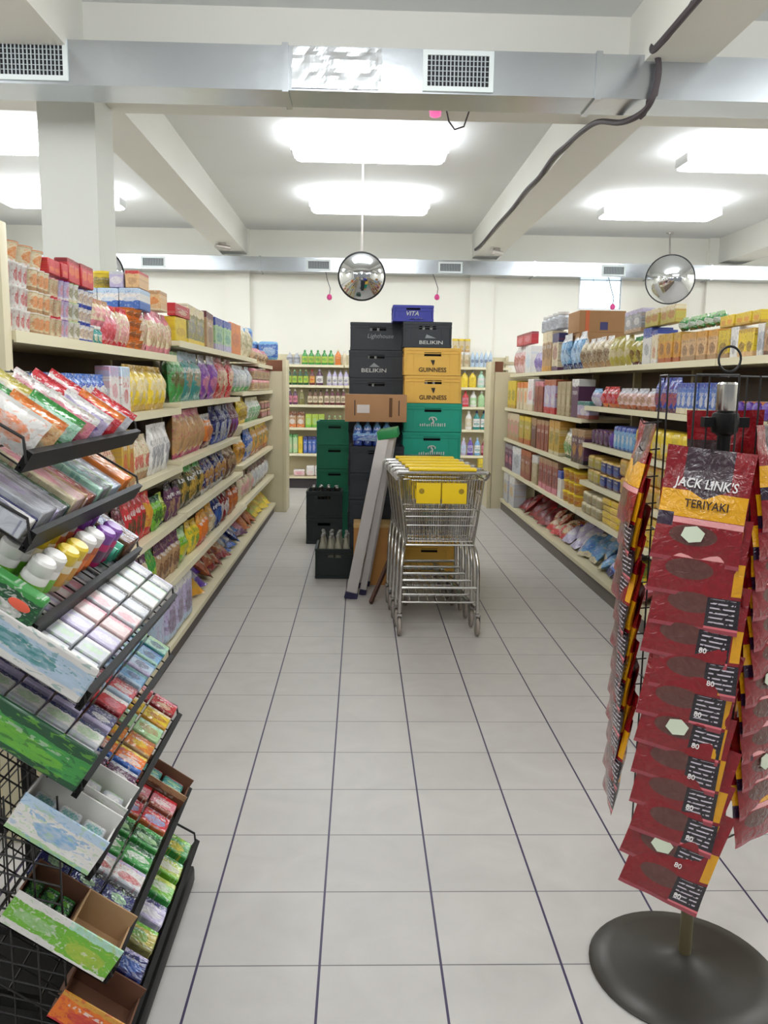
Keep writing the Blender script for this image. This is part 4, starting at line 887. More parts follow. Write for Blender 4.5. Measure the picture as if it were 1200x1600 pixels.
def top_pile():
    # packs piled in rows that face along the aisle, on the near end of the left top shelf
    def put(w, d, h, x, y, z, style, name, cat, lb, grp=None):
        o = link(m_carton(w, d, h), name, package(style, .4)); tag(o, lb, cat, grp); o.location = (x, y, z); return o
    put(.23, .30, .196, -1.33, 4.50, 1.706, ('cardboard', 'tan', 'brown', 'tan'), 'cardboard_box', 'box', 'low cardboard carton behind the orange tubs on the left top shelf')
    st = ('white', 'paleblue', 'paleblue', 'midblue', (('bot', .42), ('ma', 0), ('rv', .1)))
    for i in range(3):
        put(.105, .22, .105, -1.395+.108*i, 4.46, 1.913 if i < 2 else 1.915, st, 'cracker_carton', 'carton', 'white carton with blue base in the row of three above the orange tubs', 'blue and white cartons above the orange tubs')
    t = root('biscuit_tub', 'yellow tub standing on the row of blue and white cartons', 'tub', (-1.335, 4.46, 2.021))
    link(m_tub(.058, .088), 'tub_body', package(('gold', 'yellow', 'olive', 'yellow'), .4), t); link(m_tublid(.058, .088), 'lid', bsdf('lid_yellow', 'yellow', .35), t)
    put(.07, .2, .08, -1.245, 4.46, 2.021, ('lilac', 'silver', 'white', 'lilac'), 'tea_carton', 'carton', 'small lilac carton between the yellow tub and the red edged carton')
    put(.07, .2, .086, -1.165, 4.46, 2.021, ('orangecream', 'red', 'tan', 'orangecream'), 'cracker_carton', 'carton', 'peach carton with red edge on the row of blue and white cartons')
    put(.09, .16, .11, -1.165, 4.85, 1.945, ('orangecream', 'tan', 'orange', 'cream'), 'cracker_carton', 'carton', 'peach carton standing on the clear pink bags at the shelf end')

# ------------------------------------------------------------------ crates
W_, D_, H_ = .44, .33, .232
@cached
def m_crate(w, d, h):
    """bottle crate: four walls with hand holes in the short and long sides, ribs and rims"""
    mb = MB(); t = .012
    def wall(axis, sgn, L, half):
        hole, hz0, hz1 = min(.14, L*.36), h*.70, h*.84
        def B(a0, a1, z0, z1, th0=0, th1=t):
            if axis == 'y':
                y0, y1 = sgn*(half-th1), sgn*(half-th0); mb.box(a0, a1, min(y0,y1), max(y0,y1), z0, z1)
            else:
                x0, x1 = sgn*(half-th1), sgn*(half-th0); mb.box(min(x0,x1), max(x0,x1), a0, a1, z0, z1)
        B(-L/2, L/2, 0, hz0); B(-L/2, L/2, hz1, h)
        B(-L/2, -hole/2, hz0, hz1); B(hole/2, L/2, hz0, hz1)
        for zc, hh in ((.012, .02), (h-.012, .02), (h-.045, .006)): B(-L/2, L/2, zc-hh/2, zc+hh/2, -.006, .002)
        for k in (-.5, -.33, .33, .5): B(k*L*.98-.006, k*L*.98+.006, .02, h-.02, -.004, .002)
    wall('y', -1, w, d/2); wall('y', 1, w, d/2); wall('x', -1, d, w/2); wall('x', 1, d, w/2)
    mb.box(-w/2, w/2, -d/2, d/2, .004, .014)
    return mb.mesh('crate')
def crate(name_mat, loc, rz, label, group=None, w=W_, d=D_, h=H_, fill=.93):
    o = root('bottle_crate', label, 'crate', loc, rz, group)
    link(m_crate(q(w), q(d), q(h)), 'crate_body', name_mat, o)
    k = h*fill
    MB().box(-w/2+.055, w/2-.055, -d/2+.055, d/2-.055, .015, k).build('bottle_insert', M_shade_fill, o)  # added dark block; its colour stands for the shade inside a full crate
    return o
def strokes(parent, x, y, z, w, h, mat, seed, n=12):
    """worn white marking printed on a crate"""
    r = random.Random(seed); mb = MB()
    for i in range(n):
        px = x-w/2+w*(i+.5)/n; hh = h*r.uniform(.55, 1); mb.box(px-w/n*.3, px+w/n*r.uniform(.05,.3), y-.0015, y, z-h/2, z-h/2+hh)
    mb.build('worn_marking', mat, parent)

def m_beer():
    return MB().lathe([(.028,0),(.03,.005),(.03,.11),(.026,.135),(.014,.165),(.0125,.2),(.0125,.206)], 12).mesh('beer_bottle')
def stacks():
    black = bsdf('black_crate_plastic', (46,51,58), .5, vary=.15, bscale=9); green = bsdf('green_crate_plastic', (14,114,84), .45, vary=.12, bscale=9)
    teal = bsdf('teal_crate_plastic', (10,160,134), .45, vary=.12, bscale=9); yel = bsdf('mustard_crate_plastic', (234,186,84), .5, vary=.1, bscale=9)
    blue = bsdf('blue_crate_plastic', (52,58,164), .45, vary=.1, bscale=9); dkg = bsdf('dark_green_crate_plastic', (26,38,36), .5, vary=.15, bscale=9)
    white = bsdf('white_print', (206,210,206), .6); ink = bsdf('black_print', (44,34,22), .6); beige = bsdf('worn_white_print', (150,156,160), .7)
    H = H_
    # right column at y=6.85 front
    Yc = 6.85+D_/2; X = .59
    def front(o, txt, size, mat, z, width, shear=0, d=D_): text(txt, size, mat, o, (0, -d/2-.0045, z), FACE, 'lettering', shear, width)
    labels = {0: 'mustard crate on the floor behind the trolleys', 1: 'mustard crate second from the floor behind the trolleys', 2: 'teal crate third from the floor, hidden by trolleys', 3: 'teal crate fourth from the floor, just above the trolley handles', 4: 'teal crate with white emblem below the mustard crates'}
    z = 0
    for i in range(5):
        hh = 1.41/6 if i else 1.41/6
    step = 1.412/6
    cols = [yel, yel, teal, teal, teal, teal]
    lab = ['mustard crate on the floor behind the trolleys', 'mustard crate second from the floor behind the trolleys', 'teal crate third from the floor, behind the trolleys',
           'teal crate fourth from the floor, behind the trolleys', 'teal crate just above the trolley handles', 'teal crate with white emblem under the mustard crates']
    for i in range(6):
        o = crate(cols[i], (X+.004*(i % 2), Yc, i*step), 0, lab[i], None, .47, D_, step-.002)
        if cols[i] is teal:
            hk = MB(); hk.tube([(.03*math.cos(a)+.0, -D_/2-.005, .105+.016*math.sin(a)) for a in [k*PI/6 for k in range(-1, 8)]], .006, 6)
            hk.tube([(.0, -D_/2-.005, .07), (.006,-D_/2-.005,.09), (-.008,-D_/2-.005,.112)], [.012,.008,.009], 6); hk.build('seahorse_emblem', white, o)
            strokes(o, 0, -D_/2-.0045, .062, .22, .03, white, 3)
    for i, lb in enumerate(('lower mustard crate with black lettering in the tall stack', 'upper mustard crate with black lettering in the tall stack')):
        o = crate(yel, (X-.008*i, Yc, 6*step+i*.224), 0, lb, None, .455, D_, .222)
        text('GUINNESS', .05, ink, o, (0, -D_/2-.0045, .045), FACE, 'lettering', 0, .225)
        hp = MB(); hp.add([(-.016,-D_/2-.005,.125),(.018,-D_/2-.005,.125),(.013,-D_/2-.005,.1),(.004,-D_/2-.005,.08),(-.006,-D_/2-.005,.1),(-.016,-D_/2-.003,.125),(.018,-D_/2-.003,.125),(.013,-D_/2-.003,.1),(.004,-D_/2-.003,.08),(-.006,-D_/2-.003,.1)],
            [(4,3,2,1,0),(5,6,7,8,9),(0,1,6,5),(1,2,7,6),(2,3,8,7),(3,4,9,8),(4,0,5,9)]); hp.build('harp_emblem', ink, o)
    zt = 6*step+2*.224
    o = crate(black, (.535, Yc, zt), 0, 'dark crate with white lettering on the mustard crates', None, .385, D_, .205)
    text('BELIKIN', .04, white, o, (.03, -D_/2-.0045, .04), FACE, 'lettering', 0, .19)
    tri = MB(); tri.add([(-.008,-D_/2-.005,.105),(.07,-D_/2-.005,.075),(-.02,-D_/2-.005,.075),(-.008,-D_/2-.003,.105),(.07,-D_/2-.003,.075),(-.02,-D_/2-.003,.075)], [(0,2,1),(3,4,5),(0,1,4,3),(1,2,5,4),(2,0,3,5)]); tri.build('temple_emblem', beige, o)
    o = crate(blue, (.417, Yc+.01, zt+.206), 0, 'blue crate topmost of the tall stack', None, .32, D_, .13)
    text('VITA', .05, white, o, (-.01, -D_/2-.0045, .062), FACE, 'lettering', .25, .1)
    strokes(o, .03, -D_/2-.0045, .02, .12, .02, beige, 9, 9)
    # left column behind, front at y=7.1
    Yl = 7.1+D_/2+.02; zl = 2.075
    lb2 = ['dark crate with script lettering at the top of the left column', 'dark crate with white lettering second from the top of the left column', 'dark crate third from top, partly behind the cardboard box']
    hs = 2.075/9
    for i in range(9):
        ztop = 2.075-(i+1)*hs
        lb = lb2[i] if i < 3 else ['dark crate fourth from the top of the left column, behind the box', 'dark crate fifth from the top of the left column', 'dark crate fifth from the floor behind the stepladder', 'dark crate third from the floor behind the stepladder', 'dark crate second from the floor behind the stepladder', 'dark crate on the floor behind the stepladder'][i-3]
        o = crate(black, (.132+(.006 if i == 0 else -.004*(i % 2)), Yl, ztop), 0, lb, None, .455, D_, hs-.002)
        if i == 0: text('Lighthouse', .05, beige, o, (.02, -D_/2-.0045, .115), FACE, 'lettering', .2, .22)
        if i == 1:
            text('BELIKIN', .045, white, o, (-.02, -D_/2-.0045, .06), FACE, 'lettering', 0, .21)
            tri = MB(); tri.add([(-.02,-D_/2-.005,.125),(.03,-D_/2-.005,.09),(-.06,-D_/2-.005,.09),(-.02,-D_/2-.003,.125),(.03,-D_/2-.003,.09),(-.06,-D_/2-.003,.09)], [(0,2,1),(3,4,5),(0,1,4,3),(1,2,5,4),(2,0,3,5)]); tri.build('temple_emblem', beige, o)
    # bottle necks peeping out of the hand holes of the dark crates
    bm_ = m_beer(); M_bottle = bsdf('pale_bottle_glass', (170,168,150), .15)
    nk = MB().lathe([(.024,0),(.024,.05),(.013,.09),(.0115,.12),(.0115,.135)], 12).mesh('bottle_neck')
    for (x, y, z, lb) in ((.11,7.12,1.846,'white bottle in the hand hole of the top left dark crate'), (.09,7.12,1.616,'white bottle in the hand hole of the second left dark crate'), (.07,7.12,1.385,'white bottle in the hand hole of the third left dark crate'), (.535,6.85,1.862,'white bottle in the hand hole of the right dark crate'), (.565,6.85,1.412,'pale bottle in the hand hole of the lower mustard crate')):
        for k in range(2):
            o = link(nk, 'beer_bottle', bsdf('white_bottle', (214,214,208), .3)); tag(o, lb, 'bottle', lb.replace('white bottle', 'white bottles')); o.location = (x-.03+.062*k, y+.042, z+.05)
    # front column: dark crates, blue wrapped water pack, cardboard box
    Yf = 6.62+D_/2; fh = 1.07/5
    for i in range(5):
        # front column stands close behind the stepladder
        crate(black, (.135, Yf-.0, i*fh), 0, ['black crate at the bottom of the front column behind the stepladder', 'black crate second from the bottom of the front column', 'black crate in the middle of the front column', 'black crate under the blue water pack by one', 'black crate directly under the blue water pack'][i], None, .42, D_, fh-.002)
    w = root('water_pack', 'shrink-wrapped blue pack of water bottles behind the green ladder top', 'water pack', (.095, Yf, 1.071))
    wm = package(('midblue', 'lightblue', 'paleblue', 'blue'), .18)
    for i in range(4):
        for j in range(3): MB().lathe([(.036,0),(.038,.01),(.038,.12),(.03,.15),(.014,.17),(.014,.19)], 12, (-.115+.077*i, -.08+.08*j, 0)).build('water_bottle', wm, w)
    MB().box(-.158, .158, -.125, .125, .03, .10).build('printed_wrap', wm, w, bevel=.02)
    b = root('cardboard_box', 'wide brown cardboard box with white label in the crate stack', 'box', (.12, Yf-.0, 1.263))
    cb = bsdf('cardboard_dull', (176,132,94), .85, vary=.12, bscale=10)
    MB().box(-.245, .245, -.17, .165, 0, .215).build('carton_body', cb, b, bevel=.004)
    MB().box(-.15, -.05, -.1725, -.17, .07, .135).build('paper_label', bsdf('paper', (214,204,200), .7), b)
    MB().box(.105, .13, -.172, -.17, .04, .19).build('dark_print', bsdf('brown_print', (104,70,46), .8), b)
    MB().box(.18, .187, -.172, -.17, .05, .17).box(-.17, -.163, -.172, -.17, .05, .17).build('hand_slot', M_dark, b)
    b = root('cardboard_box', 'tall tan cardboard box standing on the floor behind the stepladder', 'box', (.085, 6.465, 0))
    MB().box(-.13, .16, -.12, .12, 0, .47).build('carton_body', bsdf('tan_cardboard', (188,134,74), .8, vary=.1, bscale=10), b, bevel=.004)
    MB().box(-.132, .162, -.122, .122, .455, .485).build('lid_rim', bsdf('pale_tan', (206,170,112), .7), b, bevel=.004)
    # green column left
    for i in range(5):
        crate(green, (-.26, 8.35+.2, i*.238), 0, ['green crate at the bottom of the green stack', 'green crate second from the bottom of the green stack', 'green crate in the middle of the green stack', 'green crate second from the top of the green stack', 'green crate at the top of the green stack'][i], None, .35, .40, .236)
    # dark crates with bottles
    for i in range(2):
        crate(dkg, (-.348, 8.02+.16, i*.262), 0, ['dark crate under the open crate of bottles, left of the green stack', 'open dark crate of bottles in front of the green stack'][i], None, .34, .31, .26, .3)
    crate(dkg, (-.20, 6.54+.21, 0), 0, 'small dark crate of bottles standing alone left of the ladder foot', None, .30, .40, .245, .3)
    gl = bsdf('dark_bottle_glass', (40,36,30), .12); cap = bsdf('bottle_cap_metal', (170,168,164), .35, metal=.6)
    def bottles(cx, cy, z, nx, ny, dx, dy, lb, grp, mat=gl, neck=0):
        src = None
        for i in range(nx):
            for j in range(ny):
                if src is None:
                    src = root('beer_bottle', lb, 'bottle', group=grp); link(bm_, 'bottle_glass', mat, src)
                    MB().lathe([(.0145,.198),(.015,.2),(.015,.21),(.012,.213)], 12).build('crown_cap', cap, src); o = src
                else: o = copy_tree(src)
                o.location = (cx+(i-(nx-1)/2)*dx, cy+(j-(ny-1)/2)*dy, z+neck+rnd.uniform(-.004,.004)); o.rotation_euler = (rnd.uniform(-.05,.05), rnd.uniform(-.05,.05), 0)
    bottles(-.348, 8.18, .262+.085, 4, 3, .075, .085, 'dark capped bottle in the open crate before the green stack', 'bottles in the crate before the green stack')
    bottles(-.20, 6.75, .13, 4, 5, .066, .072, 'pale necked bottle in the small crate left of the ladder', 'bottles in the small crate left of the ladder', M_bottle)

# ------------------------------------------------------------------ stepladder, plank
def ladder():
    g = root('stepladder', 'folded aluminium stepladder with green top leaning beside the trolleys', 'ladder', (0, 0, 0))
    gr = bsdf('green_plastic', (28,128,66), .4); dk = bsdf('navy_rubber_foot', (36,32,66), .6)
    a0, a1 = Vector((-.055, 5.93, .035)), Vector((.165, 6.03, 1.17)); ww = Vector((.03, .33, 0))
    b0, b1 = Vector((.03, 6.04, .03)), Vector((.225, 6.06, 1.17))
    def rail(p, qv, w):
        mb = MB(); d = (qv-p).normalized(); up = (0, 1, 0)
        mb.bar(p, qv, w, .006, up)
        a = d.cross(Vector(up)).normalized()
        for s in (-1, 1): mb.bar(p+a*s*w/2+Vector((0,.012,0)), qv+a*s*w/2+Vector((0,.012,0)), .004, .026, up)
        return mb
    for off in (Vector((0,0,0)), ww):
        r_ = rail(a0+off, a1+off, .075).build('front_rail', M_alu, g); MB().bar(a0+off-Vector((.006,0,.035)), a0+off+Vector((.004,0,.01)), .095, .045, (0,1,0)).build('rubber_foot', dk, r_)
    for off in (Vector((0,0,0)), ww-Vector((0,.05,0))):
        r_ = rail(b0+off, b1+off, .042).build('rear_rail', M_alu, g); MB().bar(b0+off-Vector((.004,0,.03)), b0+off+Vector((.004,0,.01)), .05, .03, (0,1,0)).build('rubber_foot', dk, r_)
    for k in range(1, 5):
        p = a0.lerp(a1, k/5); MB().bar(p+Vector((0,.004,0)), p+ww, .075, .024, (.2,0,1)).build('step', M_alu, g)
    t = MB().bar(a1.lerp(b1,.5)+Vector((0,-.03,.03)), a1.lerp(b1,.5)+ww+Vector((0,.03,.03)), .15, .065, (-.18,0,1)).build('top_cap', gr, g, bevel=.008)
    p = MB().bar((.085,5.76,.012), (.25,6.02,.34), .045, .02, (1,0,.3)).build('wooden_plank', bsdf('dark_wood', (92,60,48), .7, vary=.2, bscale=20), None, bevel=.002)
    tag(p, 'thin dark wooden plank leaning between the ladder and the trolleys', 'plank')

# ------------------------------------------------------------------ trolleys
def trolleys():
    """nested shopping trolleys, handles towards the viewer"""
    t = root('shopping_trolley', 'front shopping trolley of the nested row with yellow plate on its flap', 'shopping trolley', (.50, 5.02, 0))
    # basket
    Zt0, Zt1, Zb0, Zb1 = .99, 1.0, .575, .66
    wt0, wt1, wb0, wb1 = .265, .19, .21, .15; y0, y1 = .03, .80
    def P(s, u, v):   # s: side -1..1, u: along depth, v: 0 bottom 1 top
        wt = wt0+(wt1-wt0)*u; wb = wb0+(wb1-wb0)*u; z0 = Zb0+(Zb1-Zb0)*u; z1 = Zt0+(Zt1-Zt0)*u
        return (s*(wb+(wt-wb)*v), y0+(y1-y0)*u+.05*u*v, z0+(z1-z0)*v)
    for s in (-1, 1):
        mb = MB()
        for k in range(25): mb.tube([P(s, k/24, 0), P(s, k/24, 1)], .0027, 5)
        for v in (.25, .5, .75): mb.tube([P(s, 0, v), P(s, 1, v)], .0028, 5)
        mb.build('basket_side', M_chrome, t)
    mb = MB()
    for k in range(13): mb.tube([P(-1+2*k/12, 1, 0), P(-1+2*k/12, 1, 1)], .0022, 5)
    for v in (.33, .66): mb.tube([P(-1, 1, v), P(1, 1, v)], .0028, 5)
    mb.build('basket_front', M_chrome, t)
    mb = MB()
    for k in range(17): mb.tube([P(-1+2*k/16, 0, 0), P(-1+2*k/16, 1, 0)], .0027, 5)
    for u in (.2, .4, .6, .8): mb.tube([P(-1, u, 0), P(1, u, 0)], .0028, 5)
    mb.build('basket_floor', M_chrome, t)
    mb = MB()
    mb.tube([P(-1,0,1), P(-1,1,1), P(1,1,1), P(1,0,1)], .006, 8); mb.tube([P(-1,0,0), P(-1,1,0), P(1,1,0), P(1,0,0)], .005, 8); mb.tube([P(-1,0,0), P(-1,0,1)], .005, 8); mb.tube([P(1,0,0), P(1,0,1)], .005, 8)
    mb.tube([P(-1,0,0), P(1,0,0)], .007, 8)
    mb.build('basket_rim', M_chrome, t)
    # hinged rear flap with the plate and the child seat
    fl = MB()
    for k in range(31): x = -.235+.47*k/30; fl.tube([(x*.86, .028, .60), (x, .012, .985)], .0025, 5)
    for z in (.60, .70, .755, .80, .985): w = .2+.035*(z-.6)/.385; fl.tube([(-w,.022,z), (w,.022,z)], .0035, 6)
    fl = fl.build('rear_flap', M_chrome, t)
    MB().box(-.155, -.006, .002, .008, .838, .966).build('yellow_plate', M_yellow, fl, bevel=.002); MB().box(.004, .155, .002, .008, .838, .966).build('yellow_plate', M_yellow, fl, bevel=.002)
    wear = bsdf('worn_print', (150,124,20), .6)
    for sx in (-1, 1): MB().lathe([(.016,0),(.017,.001),(.009,.002),(.008,.001)], 16).build('round_print', wear, fl).matrix_local = Matrix.Translation((sx*.122, .002, .915)) @ Matrix.Rotation(PI/2, 4, 'X')
    st = MB()
    for k in range(9): x = -.16+.32*k/8; st.tube([(x,.03,.80), (x,.18,.84), (x,.19,.96)], .0022, 5)
    st.tube([(-.17,.19,.96), (.17,.19,.96)], .004, 6); st.tube([(-.17,.18,.84), (.17,.18,.84)], .004, 6)
    st.build('child_seat', M_chrome, t)
    MB().tube([(-.27,-.03,1.035), (.27,-.03,1.035)], .013, 12).build('handle_bar', M_chrome, t)
    MB().box(-.205, .205, -.055, .03, 1.045, 1.062).build('yellow_handle_cover', M_yellow, t, bevel=.006)
    for s in (-1, 1):
        MB().tube([(s*.27,-.03,1.035), (s*.285,-.01,1.025), (s*.283,.03,1.0), (s*.272,.05,.985)], .012, 10).build('handle_bracket', M_whitepl if s < 0 else M_chrome, t)
    for s in (-1, 1):
        fr = MB()
        fr.tube([(s*.205,.32,.60), (s*.215,.14,.575), (s*.228,.05,.53), (s*.236,.012,.47), (s*.24,0,.40), (s*.243,0,.25), (s*.245,0,.13)], .0125, 10)
        fr.tube([(s*.243,.0,.19), (s*.235,.05,.165), (s*.2,.40,.15), (s*.165,.72,.145)], .0105, 8)
        fr.build('frame_tube', M_chrome, t)
    rk = MB()
    rk.tube([(-.243,0,.31), (.243,0,.31)], .0095, 8); rk.tube([(-.2,.40,.16), (.2,.40,.16)], .008, 8); rk.tube([(-.165,.72,.15), (.165,.72,.15)], .008, 8)
    for k in range(7): x = -.16+.32*k/6; rk.tube([(x*1.1,.05,.20), (x*.9,.70,.16)], .003, 5)
    rk.tube([(-.236,.045,.205), (.236,.045,.205)], .006, 8)
    rk.build('lower_rack', M_chrome, t)
    for (x, y) in ((-.245, .0), (.245, .0), (-.165, .72), (.165, .72)):
        fk = MB().box(x-.017, x-.014, y-.02, y+.025, .05, .14).box(x+.014, x+.017, y-.02, y+.025, .05, .14).box(x-.017, x+.017, y-.02, y+.025, .13, .145).build('castor_fork', M_chrome, t)
        wl = MB(); wl.lathe([(.02,-.012),(.052,-.012),(.06,-.007),(.06,.007),(.052,.012),(.02,.012)], 20)
        wo = wl.build('wheel', M_wheel, fk); wo.matrix_local = Matrix.Translation((x, y+.01, .0605)) @ Matrix.Rotation(PI/2, 4, 'Y')
    for k, lb in enumerate(('second shopping trolley of the nested row', 'third shopping trolley of the nested row', 'fourth shopping trolley of the nested row', 'rearmost shopping trolley nested against the crates')):
        o = copy_tree(t, (.50-.012*(k+1), 5.02+.20*(k+1), 0), label=lb)

# ------------------------------------------------------------------ sloping sweet rack
TY0, TY1, TH = 1.62, 2.42, math.radians(34)
TRAYS = [(-.66,1.39),(-.66,1.232),(-.665,1.045),(-.565,.905),(-.58,.715),(-.56,.53),(-.535,.29),(-.515,.115)]
def sweets():
    g = root('sweet_rack', 'black wire rack of sloping sweet trays at the left foreground', 'display rack', (0, 0, 0))
    DP = .34; cx, sz = math.cos(TH), math.sin(TH)
    for (xf, zf) in TRAYS:
        mb = MB(); n = 12; xb, zb = xf-DP*cx, zf+DP*sz
        for k in range(n+1): y = TY0+(TY1-TY0)*k/n; mb.tube([(xf,y,zf-.004), (xb,y,zb-.004)], .0022, 5)
        for k in range(6): s = k/5; mb.tube([(xf+(xb-xf)*s,TY0,zf+(zb-zf)*s-.008), (xf+(xb-xf)*s,TY1,zf+(zb-zf)*s-.008)], .0026, 5)
        o = mb.build('wire_tray', M_wireblack, g)
        lip = MB().bar((xf+.008,TY0,zf+.004), (xf+.008,TY1,zf+.004), .014, .046, (sz,0,cx)).build('front_lip', M_blackmetal, o)
        xm, zm = (xf+xb)/2, (zf+zb)/2
        MB().tube([(xm,TY0,zm+.045), (xf+.01,TY0,zf+.05), (xf+.014,TY0+.0,zf)], .0035, 6).build('end_wire', M_wireblack, o)
        MB().tube([(xm,TY1,zm+.04), (xf+.01,TY1,zf+.045), (xf+.014,TY1,zf)], .0035, 6).build('end_wire', M_wireblack, o)
    for y in (TY0+.02, TY1-.02):
        MB().bar((-1.0,y,0), (-1.0,y,1.5), .03, .03).build('upright', M_blackmetal, g)
        MB().bar((-1.0,y,.06), (-.53,y,.06), .03, .05).build('foot', M_blackmetal, g)
        for (xf, zf) in TRAYS: MB().bar((-1.0,y,zf+DP*sz-.03), (xf-DP*cx*.6,y,zf+DP*sz*.6-.02), .012, .03).build('tray_bracket', M_blackmetal, g)
    mb = MB()
    for k in range(14): y = TY0+(TY1-TY0)*k/13; mb.tube([(-.985,y,.08), (-.985,y,1.5)], .0022, 5)
    for k in range(30): z = .1+1.4*k/29; mb.tube([(-.982,TY0,z), (-.982,TY1,z)], .0022, 5)
    mb.build('back_grid', M_wireblack, g)
    mb = MB()
    for k in range(16): z = .1+.62*k/15; mb.tube([(-.98,TY0+.004,z), (-.62,TY0+.004,z-.1)], .0024, 5)
    for k in range(7): x = -.95+.33*k/6; mb.tube([(x,TY0+.004,.08), (x,TY0+.004,.7)], .0024, 5)
    mb.build('end_grid', M_wireblack, g)
    MB().box(-1.0, -.505, TY0-.05, TY1, .0, .055).build('base_plinth', M_blackmetal, g, bevel=.012)
    tr = len(TRAYS)
    def place(o, k, s, y, up=0.0, extra=0.0, yaw=0.0):
        """put an item on tray k, s metres up the slope from the lip, at y"""
        xf, zf = TRAYS[k]
        o.rotation_euler = (extra, TH, yaw)
        o.location = (xf-s*cx+up*sz+.0, y, zf+s*sz+up*cx+.001)
    TN = ['top tray', 'second tray', 'third tray', 'fourth tray', 'fifth tray', 'sixth tray', 'seventh tray', 'lowest tray']
    # --- top tray: bags filed one behind another, faces to the viewer
    def bag(style, s, y, w, h, lb, k=0, lean=-.22, seed=0, grp=None):
        o = link(m_pouch(w, h, .06, seed), 'sweet_bag', package(style, .2, top=.78, pv=.45, ru=.36, rv=.24))
        tag(o, lb, 'sweet bag', grp); place(o, k, s, y, 0, lean); return o
    lower = [('white','white','brightorange','white'),('orangecream','orange','rust','cream'),('mint','green','white','green'),('pink','white','tan','magenta'),('lilac','white','violet','lilac'),('red','orange','pink','red'),('silver','red','white','silver')]
    nm = ['white bag with orange fruit print', 'peach bag', 'green and mint bag', 'pink and white bag', 'lilac white bag', 'red bag', 'silver and red bag']
    for i, st in enumerate(lower):
        bag(st, .070, 1.66+.108*i, .138, .080 if i else .088, nm[i]+' in the front file of the sweet rack top tray', seed=i % 3)
    mid = [('purple','white','lilac','purple'),('palegreen','green','white','mint'),('cream','oliveyellow','white','cream'),('palepink','white','pink','maroon'),('red','red','pink','darkred'),('white','red','pink','white')]
    nm = ['purple and white bag', 'pale green bag', 'cream bag', 'pale pink bag', 'crimson bag', 'white and red bag']
    for i, st in enumerate(mid):
        bag(st, .195, 1.69+.118*i, .115, .064, nm[i]+' in the back file of the sweet rack top tray', seed=(i+1) % 3)
    def flat(k, s, y, l, w, h, style, lb, grp=None, name='sweet_pack', rough=.25, kind='box', up=0, fl=1):
        me = m_carton(q(l), q(w), q(h)) if kind == 'box' else m_softpack(q(l), q(w), q(h))
        o = link(me, name, package(style, rough, fl)); tag(o, lb, 'sweet pack', grp); place(o, k, s+l/2, y, up); return o
    # --- second tray: long flat packs
    y = 1.615
    for i, (w, st, nm) in enumerate(((.06,('white','navy','navy','silver'),'white pack with navy stripes'),(.09,('silver','grey','lilac','silver'),'silver grey pack'),(.10,('grey','darkgreen','silver','lilac'),'grey pack with dark green edge'),(.10,('palepink','tan','pink','cream'),'pale pink long pack'),(.09,('redbrown','grey','pink','palepink'),'dull red long pack'),(.11,('grey','palegreen','teal','mint'),'grey green pack'),(.10,('paleblue','silver','grey','silver'),'pale blue glossy pack'),(.08,('brightorange','orange','amber','orange'),'bright orange pack'))):
        flat(1, .012, y+w/2, .27, w*.94, .04+.012*(i % 2), st, nm+' on the second sweet tray', rough=.2); y += w
    # --- third tray: bottles of gum lying down the slope, boxes
    gbx = flat(2, .0, 1.625, .16, .035, .085, ('darkgreen','green','white','green'), 'dark green display box front with coral oval on the third sweet tray', rough=.35, fl=0)
    ov = MB(); ov.lathe([(.024,0),(.024,.002),(.020,.003)], 24, sy=.42)
    oo = ov.build('coral_oval', bsdf('coral_print', (226,96,70), .4), gbx); oo.location = (.04, -.0175, .052); oo.rotation_euler = (PI/2, 0, 0)
    gb = {}
    def gum(s, y, body, band, capc, lb, grp):
        key = (body, band, capc)
        if key not in gb:
            o = root('gum_bottle', lb, 'gum bottle', group=grp)
            MB().lathe([(.026,0),(.029,.006),(.029,.062),(.024,.07)], 16).build('bottle_body', bsdf('gum_'+str(body), body, .3), o)
            MB().lathe([(.0296,.016),(.0296,.05)], 16, cap=False).build('label_band', bsdf('gumband_'+str(band), band, .35), o)
            MB().lathe([(.026,.068),(.027,.07),(.027,.094),(.022,.1)], 16).build('cap', bsdf('gumcap_'+str(capc), capc, .3), o)
            gb[key] = o
        else: o = copy_tree(gb[key], label=lb, group=grp)
        place(o, 2, s, y, .03); return o
    for i in range(6): gum(.06+.07*(i % 3), 1.685+.062*(i//3), 'white', 'limegreen', 'white', 'white capped green gum bottle at the near end of the third tray', 'white and green gum bottles')
    for i in range(6): gum(.055+.07*(i % 3), 1.815+.06*(i//3), 'cream', 'amber', 'yellow', 'yellow capped gum bottle on the third sweet tray', 'yellow capped gum bottles')
    for i in range(6): gum(.06+.07*(i % 3), 1.95+.062*(i//3), 'rust', 'brightorange', 'white', 'orange gum bottle with white cap on the third tray', 'orange gum bottles')
    for i in range(4): gum(.05+.07*(i % 2), 2.075+.06*(i//2), 'magenta', 'plum', 'purple', 'magenta gum bottle on the third sweet tray', 'magenta gum bottles')
    for i in range(2):
        o = link(MB().tube([(-.12,0,.03),(.12,0,.03)], [.026,.026], 12).mesh('tube', 0), 'sweet_tube', bsdf('teal_tube', (70,170,140), .2)); tag(o, 'teal tube of sweets near the far end of the third tray', 'sweet tube', 'teal sweet tubes'); place(o, 2, .14, 2.21+.058*i)
    flat(2, .01, 2.345, .25, .11, .06, ('brown','grey','midblue','brown'), 'brown box with blue end at the far end of the third tray')
